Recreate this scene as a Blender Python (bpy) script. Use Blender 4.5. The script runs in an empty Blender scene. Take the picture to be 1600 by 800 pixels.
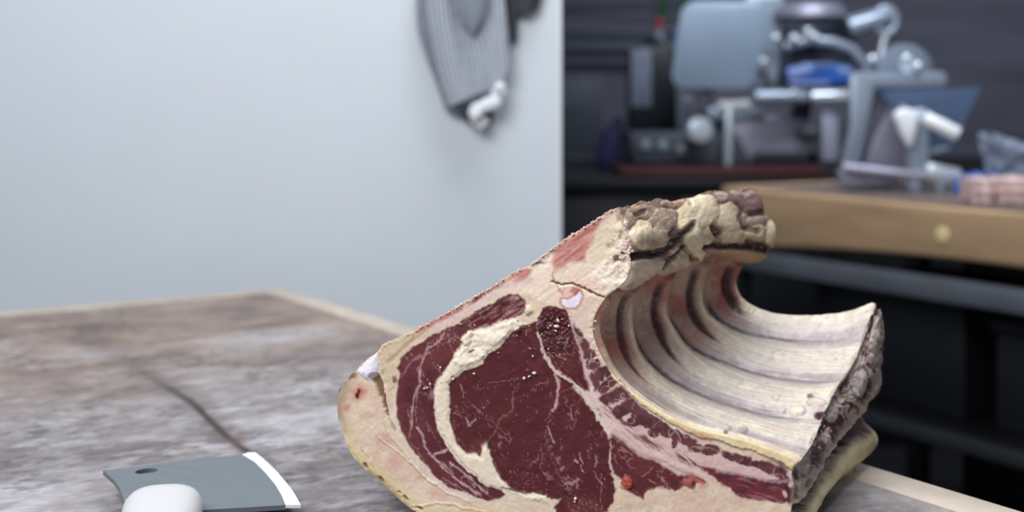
import bpy, bmesh, math, random
import numpy as np
from mathutils import Vector, Matrix
random.seed(4); np.random.seed(4)
SC = bpy.context.scene
COL = SC.collection
TABLE_Z = 0.90
CAM_Z = 1.21

# ------------------------------------------------------------------ camera
cam_d = bpy.data.cameras.new('camera'); cam = bpy.data.objects.new('camera', cam_d); COL.objects.link(cam)
cam.location = (0, 0, CAM_Z); cam.rotation_euler = (math.pi/2, 0, 0)
cam_d.sensor_width = 36; cam_d.lens = 45; cam_d.shift_y = -0.15
cam_d.clip_start = 0.02
cam_d.dof.use_dof = True; cam_d.dof.focus_distance = 0.93; cam_d.dof.aperture_fstop = 4.2
SC.camera = cam
# ------------------------------------------------------------------ light
SC.view_settings.view_transform = 'Standard'; SC.view_settings.look = 'None'
SC.view_settings.gamma = 1; SC.view_settings.exposure = 0.0; SC.view_settings.use_curve_mapping = False
world = bpy.data.worlds.new('world'); SC.world = world; world.use_nodes = True
world.node_tree.nodes['Background'].inputs[0].default_value = (0.72, 0.79, 0.95, 1)
world.node_tree.nodes['Background'].inputs[1].default_value = 0.30
def area(name, loc, target, size, power, color):
    l = bpy.data.lights.new(name, 'AREA'); l.shape = 'RECTANGLE'; l.size = size[0]; l.size_y = size[1]
    l.energy = power; l.color = color
    o = bpy.data.objects.new(name, l); COL.objects.link(o); o.location = loc
    o.rotation_euler = (Vector(target)-Vector(loc)).to_track_quat('-Z', 'Y').to_euler()
    return o
area('ceiling_light', (-0.75, -0.05, 2.45), (0.0, 1.2, 0.95), (1.6, 1.0), 50, (0.97, 0.98, 1.0))
area('ceiling_light', (0.35, 1.75, 2.75), (0.2, 1.2, 0.9), (1.2, 0.5), 24, (0.97, 0.98, 1.0))
area('ceiling_light', (0.95, 2.75, 2.5), (0.9, 3.8, 1.1), (1.0, 0.3), 25, (0.88, 0.93, 1.0))

# ------------------------------------------------------------------ helpers
def lin(c):
    c = np.asarray(c, float)/255.0
    return np.where(c <= 0.04045, c/12.92, ((c+0.055)/1.055)**2.4)
def C4(r, g, b): return tuple(lin((r, g, b)))+(1.0,)
def B(x, y, Y):
    """world point of a traced position at distance Y in front of the viewpoint"""
    return Vector(((x-800)/2000*Y, Y, CAM_Z-(y-160)/2000*Y))
def tag(o, label=None, cat=None, group=None, kind=None):
    if label: o['label'] = label
    if cat: o['category'] = cat
    if group: o['group'] = group
    if kind: o['kind'] = kind
    return o
def empty(name, loc, rz=0):
    o = bpy.data.objects.new(name, None); COL.objects.link(o); o.location = loc; o.rotation_euler = (0, 0, rz)
    o.empty_display_size = 0.05
    return o
bpy_update = lambda: bpy.context.view_layer.update()
def world_mat(p):
    m = Matrix.Identity(4)
    while p is not None:
        l = Matrix.LocRotScale(p.location, p.rotation_euler, p.scale)
        m = l @ m; p = p.parent
    return m
class MB:
    """collects shapes given in world space (or local space if local=True) into one mesh"""
    def __init__(s): s.bm = bmesh.new()
    def merge(s, b2):
        me = bpy.data.meshes.new('t'); b2.to_mesh(me); s.bm.from_mesh(me); bpy.data.meshes.remove(me); b2.free(); return s
    def box(s, lo, hi, bev=0.0, seg=2, M=None):
        b = bmesh.new(); bmesh.ops.create_cube(b, size=1)
        lo = Vector(lo); hi = Vector(hi)
        for v in b.verts: v.co = Vector([(lo[i]+hi[i])/2+v.co[i]*(hi[i]-lo[i]) for i in range(3)])
        if bev: bmesh.ops.bevel(b, geom=list(b.edges), offset=bev, segments=seg, profile=0.5, affect='EDGES')
        if M is not None: b.transform(M)
        return s.merge(b)
    def cyl(s, a, c, r, r2=None, seg=24, bev=0.0):
        a = Vector(a); c = Vector(c); d = c-a; b = bmesh.new()
        bmesh.ops.create_cone(b, cap_ends=True, segments=seg, radius1=r, radius2=r if r2 is None else r2, depth=d.length)
        if bev:
            es = [e for e in b.edges if abs(e.verts[0].co.z-e.verts[1].co.z) < 1e-6]
            bmesh.ops.bevel(b, geom=es, offset=bev, segments=2, profile=0.5, affect='EDGES')
        M = Matrix.Translation((a+c)/2) @ d.to_track_quat('Z', 'Y').to_matrix().to_4x4()
        b.transform(M); return s.merge(b)
    def sphere(s, c, r, sc=(1, 1, 1), seg=20, M=None):
        b = bmesh.new(); bmesh.ops.create_uvsphere(b, u_segments=seg, v_segments=seg//2+2, radius=r)
        for v in b.verts: v.co = Vector((v.co.x*sc[0], v.co.y*sc[1], v.co.z*sc[2]))
        if M is not None: b.transform(M)
        b.transform(Matrix.Translation(c)); return s.merge(b)
    def tube(s, pts, r, seg=12):
        pts = [Vector(p) for p in pts]; b = bmesh.new(); rings = []
        rr = r if isinstance(r, (list, tuple)) else [r]*len(pts)
        for i, p in enumerate(pts):
            d = (pts[min(i+1, len(pts)-1)]-pts[max(i-1, 0)]).normalized()
            q = d.to_track_quat('Z', 'Y')
            rings.append([b.verts.new(p+q @ Vector((rr[i]*math.cos(2*math.pi*k/seg), rr[i]*math.sin(2*math.pi*k/seg), 0))) for k in range(seg)])
        for i in range(len(rings)-1):
            for k in range(seg): b.faces.new((rings[i][k], rings[i][(k+1) % seg], rings[i+1][(k+1) % seg], rings[i+1][k]))
        b.faces.new(rings[0][::-1]); b.faces.new(rings[-1]); return s.merge(b)
    def lathe(s, c, prof, seg=24, M=None):
        b = bmesh.new(); rings = []
        for (r, z) in prof:
            rings.append([b.verts.new((r*math.cos(2*math.pi*k/seg), r*math.sin(2*math.pi*k/seg), z)) for k in range(seg)])
        for i in range(len(rings)-1):
            for k in range(seg): b.faces.new((rings[i][k], rings[i][(k+1) % seg], rings[i+1][(k+1) % seg], rings[i+1][k]))
        b.faces.new(rings[0][::-1]); b.faces.new(rings[-1])
        if M is not None: b.transform(M)
        b.transform(Matrix.Translation(c)); return s.merge(b)
    def prism(s, poly, vec, bev=0.0, seg=2):
        """extrudes a closed world-space polygon along vec"""
        b = bmesh.new(); vec = Vector(vec)
        f = b.faces.new([b.verts.new(Vector(p)) for p in poly])
        r = bmesh.ops.extrude_face_region(b, geom=[f])
        for v in [g for g in r['geom'] if isinstance(g, bmesh.types.BMVert)]: v.co += vec
        bmesh.ops.recalc_face_normals(b, faces=list(b.faces))
        if bev: bmesh.ops.bevel(b, geom=list(b.edges), offset=bev, segments=seg, profile=0.5, affect='EDGES')
        return s.merge(b)
    def build(s, name, mat, parent=None, local=False, smooth=True):
        me = bpy.data.meshes.new(name)
        bmesh.ops.recalc_face_normals(s.bm, faces=list(s.bm.faces))
        if parent is not None and not local: s.bm.transform(world_mat(parent).inverted())
        origin = None
        if parent is None and not local:
            xs = [v.co for v in s.bm.verts]
            mn = Vector([min(c[i] for c in xs) for i in range(3)]); mx = Vector([max(c[i] for c in xs) for i in range(3)])
            origin = Vector(((mn.x+mx.x)/2, (mn.y+mx.y)/2, mn.z)); s.bm.transform(Matrix.Translation(-origin))
        s.bm.to_mesh(me); s.bm.free()
        me.materials.append(mat)
        if smooth:
            for p in me.polygons: p.use_smooth = True
            try: me.set_sharp_from_angle(angle=math.radians(38))
            except Exception: pass
        o = bpy.data.objects.new(name, me); COL.objects.link(o); o.parent = parent
        if origin is not None: o.location = origin
        return o
def mat(name, color, rough=0.5, metal=0.0, noise=0.0, nscale=8, bump=0.0, bscale=60, coat=0.0, trans=0.0, alpha=1.0, stretch=(1, 1, 1), ior=1.45, sss=0.0):
    m = bpy.data.materials.new(name); m.use_nodes = True; nt = m.node_tree; N = nt.nodes; L = nt.links
    p = N['Principled BSDF']; p.inputs['Roughness'].default_value = rough; p.inputs['Metallic'].default_value = metal
    p.inputs['Coat Weight'].default_value = coat; p.inputs['Transmission Weight'].default_value = trans
    p.inputs['Alpha'].default_value = alpha; p.inputs['IOR'].default_value = ior
    if sss: p.inputs['Subsurface Weight'].default_value = sss; p.inputs['Subsurface Scale'].default_value = 0.01
    c = C4(*color)
    tc = N.new('ShaderNodeTexCoord'); mp = N.new('ShaderNodeMapping'); mp.inputs['Scale'].default_value = stretch
    L.new(tc.outputs['Object'], mp.inputs[0])
    nz = N.new('ShaderNodeTexNoise'); nz.inputs['Scale'].default_value = nscale; nz.inputs['Detail'].default_value = 6
    L.new(mp.outputs[0], nz.inputs['Vector'])
    cr = N.new('ShaderNodeMixRGB'); cr.blend_type = 'MIX'
    cr.inputs[1].default_value = tuple(v*(1-noise) for v in c[:3])+(1,)
    cr.inputs[2].default_value = tuple(min(1, v*(1+noise)) for v in c[:3])+(1,)
    rm = N.new('ShaderNodeMapRange'); rm.inputs[1].default_value = 0.3; rm.inputs[2].default_value = 0.7
    L.new(nz.outputs['Fac'], rm.inputs[0]); L.new(rm.outputs[0], cr.inputs[0]); L.new(cr.outputs[0], p.inputs['Base Color'])
    if bump:
        n2 = N.new('ShaderNodeTexNoise'); n2.inputs['Scale'].default_value = bscale; n2.inputs['Detail'].default_value = 5
        L.new(mp.outputs[0], n2.inputs['Vector'])
        b = N.new('ShaderNodeBump'); b.inputs['Strength'].default_value = bump; b.inputs['Distance'].default_value = 0.002
        L.new(n2.outputs['Fac'], b.inputs['Height']); L.new(b.outputs[0], p.inputs['Normal'])
    return m

# numpy noise ------------------------------------------------------------
def _h(i, j, k, seed):
    n = (i*374761393+j*668265263+k*1274126177+seed*974634777) & 0x7fffffff
    n = ((n ^ (n >> 13))*1274126177) & 0x7fffffff
    return ((n ^ (n >> 16)) & 0xffff)/65535.0
def vnoise(x, y, z=0.0, seed=0):
    x = np.asarray(x, float); y = np.asarray(y, float); z = np.asarray(z, float)+0*x
    xi = np.floor(x).astype(np.int64); yi = np.floor(y).astype(np.int64); zi = np.floor(z).astype(np.int64)
    fx = x-xi; fy = y-yi; fz = z-zi
    fx = fx*fx*(3-2*fx); fy = fy*fy*(3-2*fy); fz = fz*fz*(3-2*fz)
    r = 0
    for a in (0, 1):
        for b in (0, 1):
            for c in ((0, 1) if np.any(fz != 0) else (0,)):
                w = (fx if a else 1-fx)*(fy if b else 1-fy)*((fz if c else 1-fz))
                r = r+w*_h(xi+a, yi+b, zi+c, seed)
    return r
def fbm(x, y, z=0.0, oct=4, seed=0, gain=0.5):
    r = 0; a = 1; t = 0; x = np.asarray(x, float); y = np.asarray(y, float)
    for o in range(oct):
        r = r+a*vnoise(x*2**o, y*2**o, np.asarray(z)*2**o, seed+o*7); t += a; a *= gain
    return r/t
def sstep(a, b, x):
    t = np.clip((x-a)/(b-a), 0, 1); return t*t*(3-2*t)
def segdist(px, py, pts, closed=False):
    d = np.full(px.shape, 1e9); n = len(pts)
    for i in range(n if closed else n-1):
        ax, ay = pts[i]; bx, by = pts[(i+1) % n]
        dx, dy = bx-ax, by-ay; L2 = dx*dx+dy*dy+1e-9
        t = np.clip(((px-ax)*dx+(py-ay)*dy)/L2, 0, 1)
        d = np.minimum(d, np.hypot(px-ax-t*dx, py-ay-t*dy))
    return d
def inside(px, py, pts):
    r = np.zeros(px.shape, bool); n = len(pts); j = n-1
    for i in range(n):
        xi, yi = pts[i]; xj, yj = pts[j]
        c = ((yi > py) != (yj > py)) & (px < (xj-xi)*(py-yi)/((yj-yi) if yj != yi else 1e-9)+xi)
        r ^= c; j = i
    return r
def sdf(px, py, pts):          # positive inside
    d = segdist(px, py, pts, True); return np.where(inside(px, py, pts), d, -d)
def crom(P, n):
    """Catmull-Rom through P (m,k) with n samples, uniform in index"""
    P = np.asarray(P, float); m = len(P)
    E = np.vstack([2*P[:1]-P[1:2], P, 2*P[-1:]-P[-2:-1]])
    u = np.linspace(0, m-1, n); i = np.minimum(u.astype(int), m-2); t = (u-i).reshape((-1,)+(1,)*(P.ndim-1))
    p0, p1, p2, p3 = E[i], E[i+1], E[i+2], E[i+3]
    return 0.5*((2*p1)+(-p0+p2)*t+(2*p0-5*p1+4*p2-p3)*t**2+(-p0+3*p1-3*p2+p3)*t**3)
def mesh_np(name, V, F, nrm, colr, material, parent=None, inv=None, rough=None):
    """V (n,3) F (m,4) indices; keeps only the used vertices"""
    F = np.asarray(F)
    if nrm is not None:
        fn = np.cross(V[F[:, 1]]-V[F[:, 0]], V[F[:, 2]]-V[F[:, 0]])
        if (fn*nrm[F[:, 0]]).sum() < 0: F = F[:, ::-1]
    used = np.unique(F); remap = np.full(len(V), -1); remap[used] = np.arange(len(used))
    V2 = V[used]
    if inv is not None: V2 = V2-inv
    me = bpy.data.meshes.new(name)
    m = len(F); k = F.shape[1]
    me.vertices.add(len(V2)); me.vertices.foreach_set('co', V2.astype(np.float32).ravel())
    me.loops.add(m*k); me.loops.foreach_set('vertex_index', remap[F].astype(np.int32).ravel())
    me.polygons.add(m); me.polygons.foreach_set('loop_start', np.arange(0, m*k, k, dtype=np.int32))
    me.polygons.foreach_set('use_smooth', np.ones(m, dtype=bool))
    me.update(calc_edges=True)
    if nrm is not None: me.normals_split_custom_set_from_vertices([tuple(v) for v in nrm[used]])
    a = me.color_attributes.new('col', 'FLOAT_COLOR', 'POINT')
    cc = np.ones((len(used), 4), np.float32); cc[:, :3] = np.clip(colr[used], 0, 1)
    cc[:, 3] = 0.5 if rough is None else rough[used]
    a.data.foreach_set('color', cc.ravel())
    me.materials.append(material)
    o = bpy.data.objects.new(name, me); COL.objects.link(o); o.parent = parent
    return o
def grid_faces(nr, nc):
    i = np.arange(nr-1)[:, None]*nc+np.arange(nc-1)[None, :]
    return np.stack([i, i+1, i+nc+1, i+nc], -1)      # (nr-1, nc-1, 4)
def grid_normals(P):
    du = np.gradient(P, axis=0); dv = np.gradient(P, axis=1)
    n = np.cross(du, dv); return n/(np.linalg.norm(n, axis=2, keepdims=True)+1e-12)
def attr_mat(name, nscale=300, namt=0.12, bump=0.25, bscale=500, coat=0.15, sss=0.0, stretch=(1, 1, 1), rot=0, spec=0.5):
    m = bpy.data.materials.new(name); m.use_nodes = True; nt = m.node_tree; N = nt.nodes; L = nt.links
    p = N['Principled BSDF']; at = N.new('ShaderNodeAttribute'); at.attribute_name = 'col'
    tc = N.new('ShaderNodeTexCoord'); mp = N.new('ShaderNodeMapping'); mp.inputs['Scale'].default_value = stretch
    L.new(tc.outputs['Object'], mp.inputs[0])
    nz = N.new('ShaderNodeTexNoise'); nz.inputs['Scale'].default_value = nscale; nz.inputs['Detail'].default_value = 5
    nz.inputs['Roughness'].default_value = 0.65
    L.new(mp.outputs[0], nz.inputs['Vector'])
    mr = N.new('ShaderNodeMapRange'); mr.inputs[1].default_value = 0.25; mr.inputs[2].default_value = 0.75
    mr.inputs[3].default_value = 1-namt; mr.inputs[4].default_value = 1+namt
    L.new(nz.outputs['Fac'], mr.inputs[0])
    mx = N.new('ShaderNodeVectorMath'); mx.operation = 'SCALE'; L.new(at.outputs['Color'], mx.inputs[0]); L.new(mr.outputs[0], mx.inputs['Scale'])
    L.new(mx.outputs[0], p.inputs['Base Color']); L.new(at.outputs['Alpha'], p.inputs['Roughness'])
    n2 = N.new('ShaderNodeTexNoise'); n2.inputs['Scale'].default_value = bscale; n2.inputs['Detail'].default_value = 4
    L.new(mp.outputs[0], n2.inputs['Vector'])
    b = N.new('ShaderNodeBump'); b.inputs['Strength'].default_value = bump; b.inputs['Distance'].default_value = 0.001
    L.new(n2.outputs['Fac'], b.inputs['Height']); L.new(b.outputs[0], p.inputs['Normal'])
    p.inputs['Coat Weight'].default_value = coat; p.inputs['Coat Roughness'].default_value = 0.25; p.inputs['Specular IOR Level'].default_value = spec
    if sss:
        p.inputs['Subsurface Weight'].default_value = sss; p.inputs['Subsurface Scale'].default_value = 0.004
        p.inputs['Subsurface Radius'].default_value = (1, 0.35, 0.2)
    return m

# ================================================================== SETTING
def plaster():
    m = mat('white_painted_wall', (213, 221, 228), 0.38, noise=0.02, nscale=3, bump=0.25, bscale=14)
    return m
M_wall = plaster()
M_dark = mat('dark_floor', (34, 34, 38), 0.6, noise=0.2, nscale=6)
M_black = mat('black_paint', (14, 15, 18), 0.5, noise=0.2)
def steel_wall():
    return mat('dull_steel_wall', (104, 106, 120), 0.6, 0.0, noise=0.32, nscale=2.2, stretch=(0.35, 1, 3.2))
M_steelwall = steel_wall()
WX = (878-800)/2000*2.32
o = MB().box((-3.2, 2.32, 0), (WX-0.010, 2.42, 2.9)).build('wall_left', M_wall); tag(o, kind='structure')
o = MB().box((WX-0.0105, 2.314, 0), (WX, 2.426, 2.9), 0.003).build('trim_1', mat('white_edge_trim', (226, 232, 238), 0.4)); tag(o, kind='structure')
o = MB().box((-3.2, -1.5, -0.05), (4, 5.6, 0)).build('floor', M_dark); tag(o, kind='structure')
o = MB().box((-3.2, 5.5, 0), (4, 5.6, 2.9)).build('wall_back', M_steelwall); tag(o, kind='structure')
o = MB().box((3.9, -1.5, 0), (4, 5.5, 2.9)).build('wall_right', M_steelwall); tag(o, kind='structure')

# ================================================================== BUTCHER TABLE
CX, CY = -0.385, 2.138
ur = np.array((0.551, -0.8345)); ul = np.array((-0.8345, -0.551))
rz = math.atan2(ur[1], ur[0])
table = empty('butcher_table', (CX, CY, 0), rz)     # local +x = along the right edge, local -y = towards the left
tag(table, 'large worn butcher table with pale wooden edge strips, under the raw rib roast', 'table')
TLn, TW = 1.80, 1.02
M_top = attr_mat('worn_table_wood', nscale=85, namt=0.30, bump=0.30, bscale=150, coat=0.0, stretch=(1.0, 0.6, 1))
EW = 0.042
def table_top():
    nx, ny = 520, 300
    lx = np.linspace(EW, TLn-EW, nx); ly = -np.linspace(EW, TW-EW, ny)
    X, Yl = np.meshgrid(lx, ly, indexing='ij')
    wx = CX+X*ur[0]+(-Yl)*ul[0]; wy = CY+X*ur[1]+(-Yl)*ul[1]
    px = 800+2000*wx/np.maximum(wy, .3); py = 160+2000*(CAM_Z-TABLE_Z)/np.maximum(wy, .3)
    wp = (fbm(X*5, Yl*5, oct=3, seed=77)-.5)*.12; g = fbm((X+wp)*13, (Yl+wp)*6, oct=5, seed=3, gain=.6); g2 = fbm(X*34, Yl*12, oct=4, seed=9); g3 = fbm(X*3.2+4, Yl*2.0, oct=3, seed=21)
    grey = lin((134, 129, 130)); tan = lin((144, 126, 114)); pale = lin((166, 163, 167)); dark = lin((82, 75, 76))
    far = sstep(0.85, 0.30, X+0.45*(g3-0.5)+.25*(g-.5))
    c = grey[None, None]*(1-far[..., None])+tan[None, None]*far[..., None]
    w = sstep(0.50, 0.68, g)[..., None]*(1-0.55*far[..., None]); c = c*(1-w)+pale*w
    w = (sstep(0.52, 0.30, g)*0.62)[..., None]; c = c*(1-w)+dark*w
    w = (sstep(0.56, 0.72, g2)*0.35)[..., None]; c = c*(1-w)+lin((96, 78, 68))*w
    # dark pits in the worn near area
    sp = sstep(0.54, 0.66, fbm(X*150, Yl*100, oct=2, seed=33))*sstep(0.38, 0.58, fbm(X*8, Yl*6, oct=3, seed=40))
    w = (sp*0.55)[..., None]; c = c*(1-w)+lin((64, 60, 62))*w; w = (sstep(.56, .72, fbm(X*90, Yl*60, oct=3, seed=35))*.25*(1-far))[..., None]; c = c*(1-w)+lin((186, 184, 188))*w
    # the long dark stain / crack running down the board
    line = [(130, 520), (195, 560), (250, 598), (300, 628), (330, 658), (352, 678), (378, 700), (400, 715)]
    wob = (fbm(X*25, Yl*25, oct=3, seed=5)-0.5)*16
    d = segdist(px+wob, py+wob*.5, line)
    core = sstep(8, 2, d)*sstep(0.25, 0.6, fbm(X*14, Yl*14, oct=2, seed=8)+0.2)*sstep(560, 640, py)
    w = (core*0.70+sstep(34, 4, d)*0.34)[..., None]; c = c*(1-w)+lin((52, 38, 36))*w
    d2 = np.hypot((px-370)/22, (py-690)/11); w = (sstep(1.5, 0.2, d2)*0.4)[..., None]; c = c*(1-w)+lin((110, 80, 72))*w
    # roast's shadow painted on the board to its right, switched off
    w = (sstep(1190, 1320, px)*sstep(680, 740, py)*sstep(0.06, 0.11, -Yl)*0.0)[..., None]; c = c*(1-w)
    w = sstep(.075, .042, -Yl)*.35+sstep(.075, .042, X)*.3; w = np.clip(w, 0, 1)[..., None]; c = c*(1-w)+lin((140, 124, 108))*w
    Z = TABLE_Z-0.0006*core+0.0004*(g-0.5)
    P = np.stack([X, Yl, Z], -1)
    n = grid_normals(P); n = np.where(n[..., 2:3] < 0, -n, n)
    rough = np.full(X.shape, 0.62)
    F = grid_faces(nx, ny)[:, :, ::-1].reshape(-1, 4)
    return mesh_np('tabletop', P.reshape(-1, 3), F, n.reshape(-1, 3), c.reshape(-1, 3), M_top, table, rough=rough.ravel())
table_top()
M_edge = mat('pale_edge_wood', (184, 172, 157), 0.55, noise=0.16, nscale=22, bump=0.2, bscale=50, stretch=(1, 1, 1))
M_slab = mat('table_slab_wood', (120, 100, 84), 0.6, noise=0.2, nscale=10)
MB().box((EW-.002, -(TW-EW)-.002, TABLE_Z-0.06), (TLn-EW+.002, -EW+.002, TABLE_Z-0.003)).build('slab', M_slab, table, local=True)
for lo, hi in (((0, -EW, TABLE_Z-.075), (TLn, 0, TABLE_Z+.0008)), ((0, -TW+EW, TABLE_Z-.075), (EW, -EW, TABLE_Z+.0008)),
               ((TLn-EW, -TW+EW, TABLE_Z-.075), (TLn, -EW, TABLE_Z+.0008)), ((0, -TW, TABLE_Z-.075), (TLn, -TW+EW, TABLE_Z+.0008))):
    MB().box(lo, hi, 0.003, 2).build('edge_strip', M_edge, table, local=True)
for (a, b) in ((0.12, -0.12), (TLn-0.12, -0.12), (0.12, -TW+0.12), (TLn-0.12, -TW+0.12)):
    MB().box((a-.04, b-.04, 0), (a+.04, b+.04, TABLE_Z-0.06), .004).build('leg', M_slab, table, local=True)
# ================================================================== RAW RIB ROAST
CPL = [0.93, 0.995, 1.065, 1.14, 1.21]          # where the five cross-sections lie along the roast
def plane_pt(x, y, c):
    x = np.asarray(x, float); y = np.asarray(y, float)
    k = (x-800)/2000; Y = c/(1+0.325*k); f = (y-160)/2000
    Ymax = np.where(f > 0, (CAM_Z-TABLE_Z-0.0005)/np.maximum(f, 1e-6), 9)
    Y = np.minimum(Y, Ymax)
    return np.stack([k*Y, Y, CAM_Z-f*Y], -1)
def pix(P): return 800+2000*P[..., 0]/P[..., 1], 160+2000*(CAM_Z-P[..., 2])/P[..., 1]
KC = [[(962,326),(970,343),(976,358),(986,375),(984,398),(986,418),(975,440),(948,462)],
      [(1003,317),(1015,333),(1026,350),(1036,368),(1033,391),(1030,408),(1020,428),(990,447)],
      [(1060,310),(1070,325),(1078,342),(1088,360),(1086,382),(1080,397),(1066,412),(1045,425)],
      [(1122,300),(1133,318),(1143,336),(1152,358),(1152,384),(1146,394),(1130,398),(1102,403)],
      [(1182,295),(1191,318),(1201,342),(1209,362),(1206,384),(1199,400),(1182,411),(1156,410)]]
IC = [[(948,462),(929,495),(929,530),(957,583),(1015,630),(1080,664),(1165,686),(1252,718)],
      [(990,447),(976,488),(982,540),(1005,578),(1055,618),(1125,650),(1200,672),(1271,688)],
      [(1045,425),(1031,476),(1037,510),(1062,548),(1110,580),(1180,607),(1250,618),(1303,612)],
      [(1102,403),(1087,455),(1095,492),(1122,518),(1165,540),(1220,556),(1285,562),(1335,562)],
      [(1156,410),(1144,436),(1149,460),(1168,478),(1205,491),(1260,495),(1322,489),(1367,474)]]
SC_ = [[(1252,718),(1237,738),(1241,762),(1238,785),(1236,797),(1234,818),(1224,848)],
       [(1271,688),(1277,712),(1270,738),(1258,765),(1250,785),(1250,806),(1240,842)],
       [(1303,612),(1313,635),(1310,662),(1296,698),(1284,728),(1284,752),(1268,792)],
       [(1335,562),(1348,580),(1350,615),(1336,650),(1320,678),(1324,706),(1300,758)],
       [(1367,474),(1383,490),(1379,555),(1373,600),(1359,648),(1355,690),(1334,737)]]
# front outline from the bottom right round the fat cap and up the sawn edge to the ridge
OUT = [(1224,848),(1210,862),(1150,862),(1050,852),(900,837),(760,824),(700,815),(668,806),(650,800),(640,794),(624,780),(604,760),(582,742),
       (560,724),(546,706),(536,676),(528,652),(527,635),(530,609),(546,588),(557,577),(571,562),(590,551),(595,539),(622,527),(654,512),
       (700,487),(735,466),(772,446),(800,426),(828,414),(840,406),(866,386),(890,368),(908,358),(924,348),(944,334),(962,326)]
meat_root_loc = np.array(plane_pt(950, 837, 1.07)); meat_root_loc[2] = TABLE_Z
roast = empty('rib_roast', tuple(meat_root_loc))
tag(roast, 'big raw dry-aged beef rib roast with dark red cut face and curved cream ribs', 'meat')
M_meat = attr_mat('raw_meat', nscale=420, namt=0.10, bump=0.15, bscale=650, coat=0.04, sss=0.05, spec=.32)
M_bone = attr_mat('dried_rib_surface', nscale=330, namt=0.10, bump=0.20, bscale=380, coat=0.12, sss=0.05, spec=.4)
ROWS = 5
def net(curves):
    return np.stack([plane_pt([p[0] for p in cv], [p[1] for p in cv], c) for cv, c in zip(curves, CPL)])
def densify(N, nt, ns):
    rows = crom(N, nt)                                     # over t
    return np.moveaxis(crom(np.moveaxis(rows, 1, 0), ns), 0, 1)   # (nt, ns, 3)
NT = 261
GA = densify(net(KC), NT, 130); GB = densify(net(IC), NT, 330); GC = densify(net(SC_), NT, 130)
# hidden back: the front outline carried along the roast
outw = plane_pt([p[0] for p in OUT], [p[1] for p in OUT], CPL[0])
seg = np.concatenate([[0], np.cumsum(np.linalg.norm(np.diff(outw, axis=0), axis=1))]); seg /= seg[-1]
ND = 240
sd = np.linspace(0, 1, ND); outd = np.stack([np.interp(sd, seg, outw[:, i]) for i in range(3)], -1)
offs = GC[:, -1]-GC[0, -1]; offe = GA[:, 0]-GA[0, 0]
bl = sstep(0, .55, sd)[None, :, None]
GD = outd[None]+offs[:, None]*(1-bl)+offe[:, None]*bl
tt = np.linspace(0, 1, NT)
sh = (np.sin(np.pi*sd)**.7)[None, :]*(tt[:, None]**1.5)*0.012
cen = np.array([0.09, 0, 1.03]); dirc = cen[None, None]-GD; dirc[..., 1] = 0
GD = GD+dirc/np.linalg.norm(dirc, axis=2, keepdims=True)*sh[..., None]
GD[..., 2] = np.maximum(GD[..., 2], TABLE_Z+0.0006)

bmp = (fbm(np.linspace(0, 4, NT)*4.2, 0*np.linspace(0, 4, NT), oct=3, seed=140)-.52)*.007*sstep(0, .15, np.linspace(0, 4, NT))
GA[..., 2] += bmp[:, None]*np.clip(1-np.linspace(0, 1, 130)/.16, 0, 1)[None]
GD[..., 2] += bmp[:, None]*np.clip((sd-.90)/.10, 0, 1)[None]

def blob(px, py, cx, cy, rx, ry, ang=0.0):
    a = math.radians(ang); dx = px-cx; dy = py-cy
    u = dx*math.cos(a)+dy*math.sin(a); v = -dx*math.sin(a)+dy*math.cos(a)
    return np.hypot(u/rx, v/ry)
def mixc(c, col, w): w = np.clip(w, 0, 1)[..., None]; return c*(1-w)+lin(col)*w
def tq(nt, k): return np.linspace(0, 4, nt)

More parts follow.
